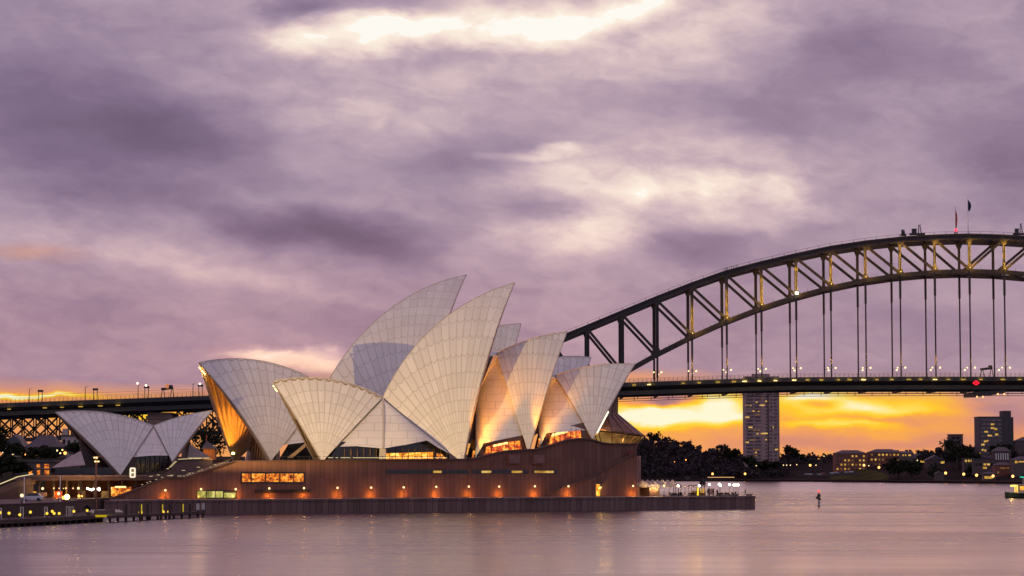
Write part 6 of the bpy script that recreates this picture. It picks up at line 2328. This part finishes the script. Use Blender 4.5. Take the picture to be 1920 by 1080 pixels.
# little turret with a pointed roof
p = at(392, 858, 840)
t = thing('turret', p, 'small orange-lit turret with a pointed dark roof beside the open shell', 'turret')
z1, z2 = at(392, 842, 840).z, at(392, 826, 840).z
MB().box((p.x, 842, (p.z - 3 + z1) / 2), (4.0, 4.0, z1 - p.z + 3)).build('wall', mat('orange_lit_stone', (.42, .17, .05), .8), t)  # orange lamplight put into the wall colour
MB().add([(p.x - 2.6, 839.4, z1), (p.x + 2.6, 839.4, z1), (p.x + 2.6, 844.6, z1), (p.x - 2.6, 844.6, z1), (p.x - 1.2, 842, z2)], [(0, 1, 4), (1, 2, 4), (2, 3, 4), (3, 0, 4), (3, 2, 1, 0)]).build('roof', SLATE, t)
MB().tube((p.x - 1.2, 842, z2 - .2), (p.x - 1.2, 842, z2 + 2.2), .12, n=5).build('finial', mat('red_finial', (.4, .08, .06), .6), t)
lamp((p.x - 1, 836, z1 - .5), 500, (1, .45, .08), t, .3)
# palm
p = at(83, 850, HD - 5)
pt_ = at(83, 817, HD - 5)
t = thing('palm_tree', p, 'palm tree rising behind the long dark-roofed house', 'palm tree')
MB().tube(p, pt_, .4, .3, 8).build('trunk', BARK, t)
b = MB()
for i in range(30):
    a = i * 2.4
    el_ = random.uniform(-.6, 1.1)
    dirh = Vector((math.cos(a), math.sin(a), 0))
    prev = pt_.copy()
    for s in range(5):
        f = s / 4
        nx = pt_ + dirh * (3.0 * (f + .2) * math.cos(el_ * .6)) + Vector((0, 0, 2.4 * math.sin(el_) * (f + .2) - 1.5 * f * f))
        sd = Vector((-dirh.y, dirh.x, 0)) * .42 * (1 - f * .7)
        b.add([prev - sd, prev + sd, nx + sd * .8, nx - sd * .8], [(0, 1, 2, 3)])
        prev = nx
b.build('crown', LEAF, t, recalc=False)
LT = [
    (14, 868, 800, 7.5, 7.0, 'dark bushy tree in front of the gabled house at the left edge'),
    (-8, 846, 760, 8.5, 4.5, 'dark tree cut by the left edge of the photo under the viaduct'),
    (2, 893, 640, 6, 5, 'low dark tree mass at the left edge above the ramp'),
    (26, 893, 640, 4.6, 4.4, 'dark round tree above the ramp beside the orange windows'),
    (76, 862, 860, 4.6, 5.5, 'dark broad tree in front of the long dark-roofed house'),
    (97, 862, 850, 4.2, 4.5, 'dark tree right of the broad tree, in front of the dark-roofed house'),
    (138, 861, 860, 5.8, 4.6, 'dark tree in front of the classical house'),
    (50, 862, 850, 3, 2.4, 'small dark shrub tree at the left corner of the dark-roofed house'),
    (400, 872, 880, 17, 8, 'tall dark tree between the restaurant and the open shell'),
    (382, 872, 900, 15, 8, 'dark tree behind the orange turret'),
]
for x, y, d, h, r, lab in LT:
    tree(at(x, y, d), h, r, lab, 700, .5, 'trees behind the restaurant', LEAF, .10, 10)
pl_ = [(6, 849, 0), (14, 852, 2), (24, 853, 2), (40, 850, 1), (48, 853, 1), (107, 846, 2), (117, 845, 2), (122, 852, 1), (98, 884, 2), (97, 891, 2), (113, 851, 2), (404, 853, 2), (400, 838, 2)]
for i, (x, y, k) in enumerate(pl_):
    d = 845 if y < 870 else 650
    p = at(x, y, d)
    lamp_post(p - Vector((0, 0, 3.2)), 3.2, (.38, .55, .3)[k] * (1 if d > 700 else .8), (G_WHITE, G_ORANGE, glow('small_pale_lamp', (1, .7, .3), 2.0))[k], 'little park lamp among the houses and trees, ' + ORD[i] + ' along from the left edge', 'park lamps behind the restaurant', name='park_lamp', cat='lamp', power=(0 if k == 2 else 300), col=(1, .55, .2))
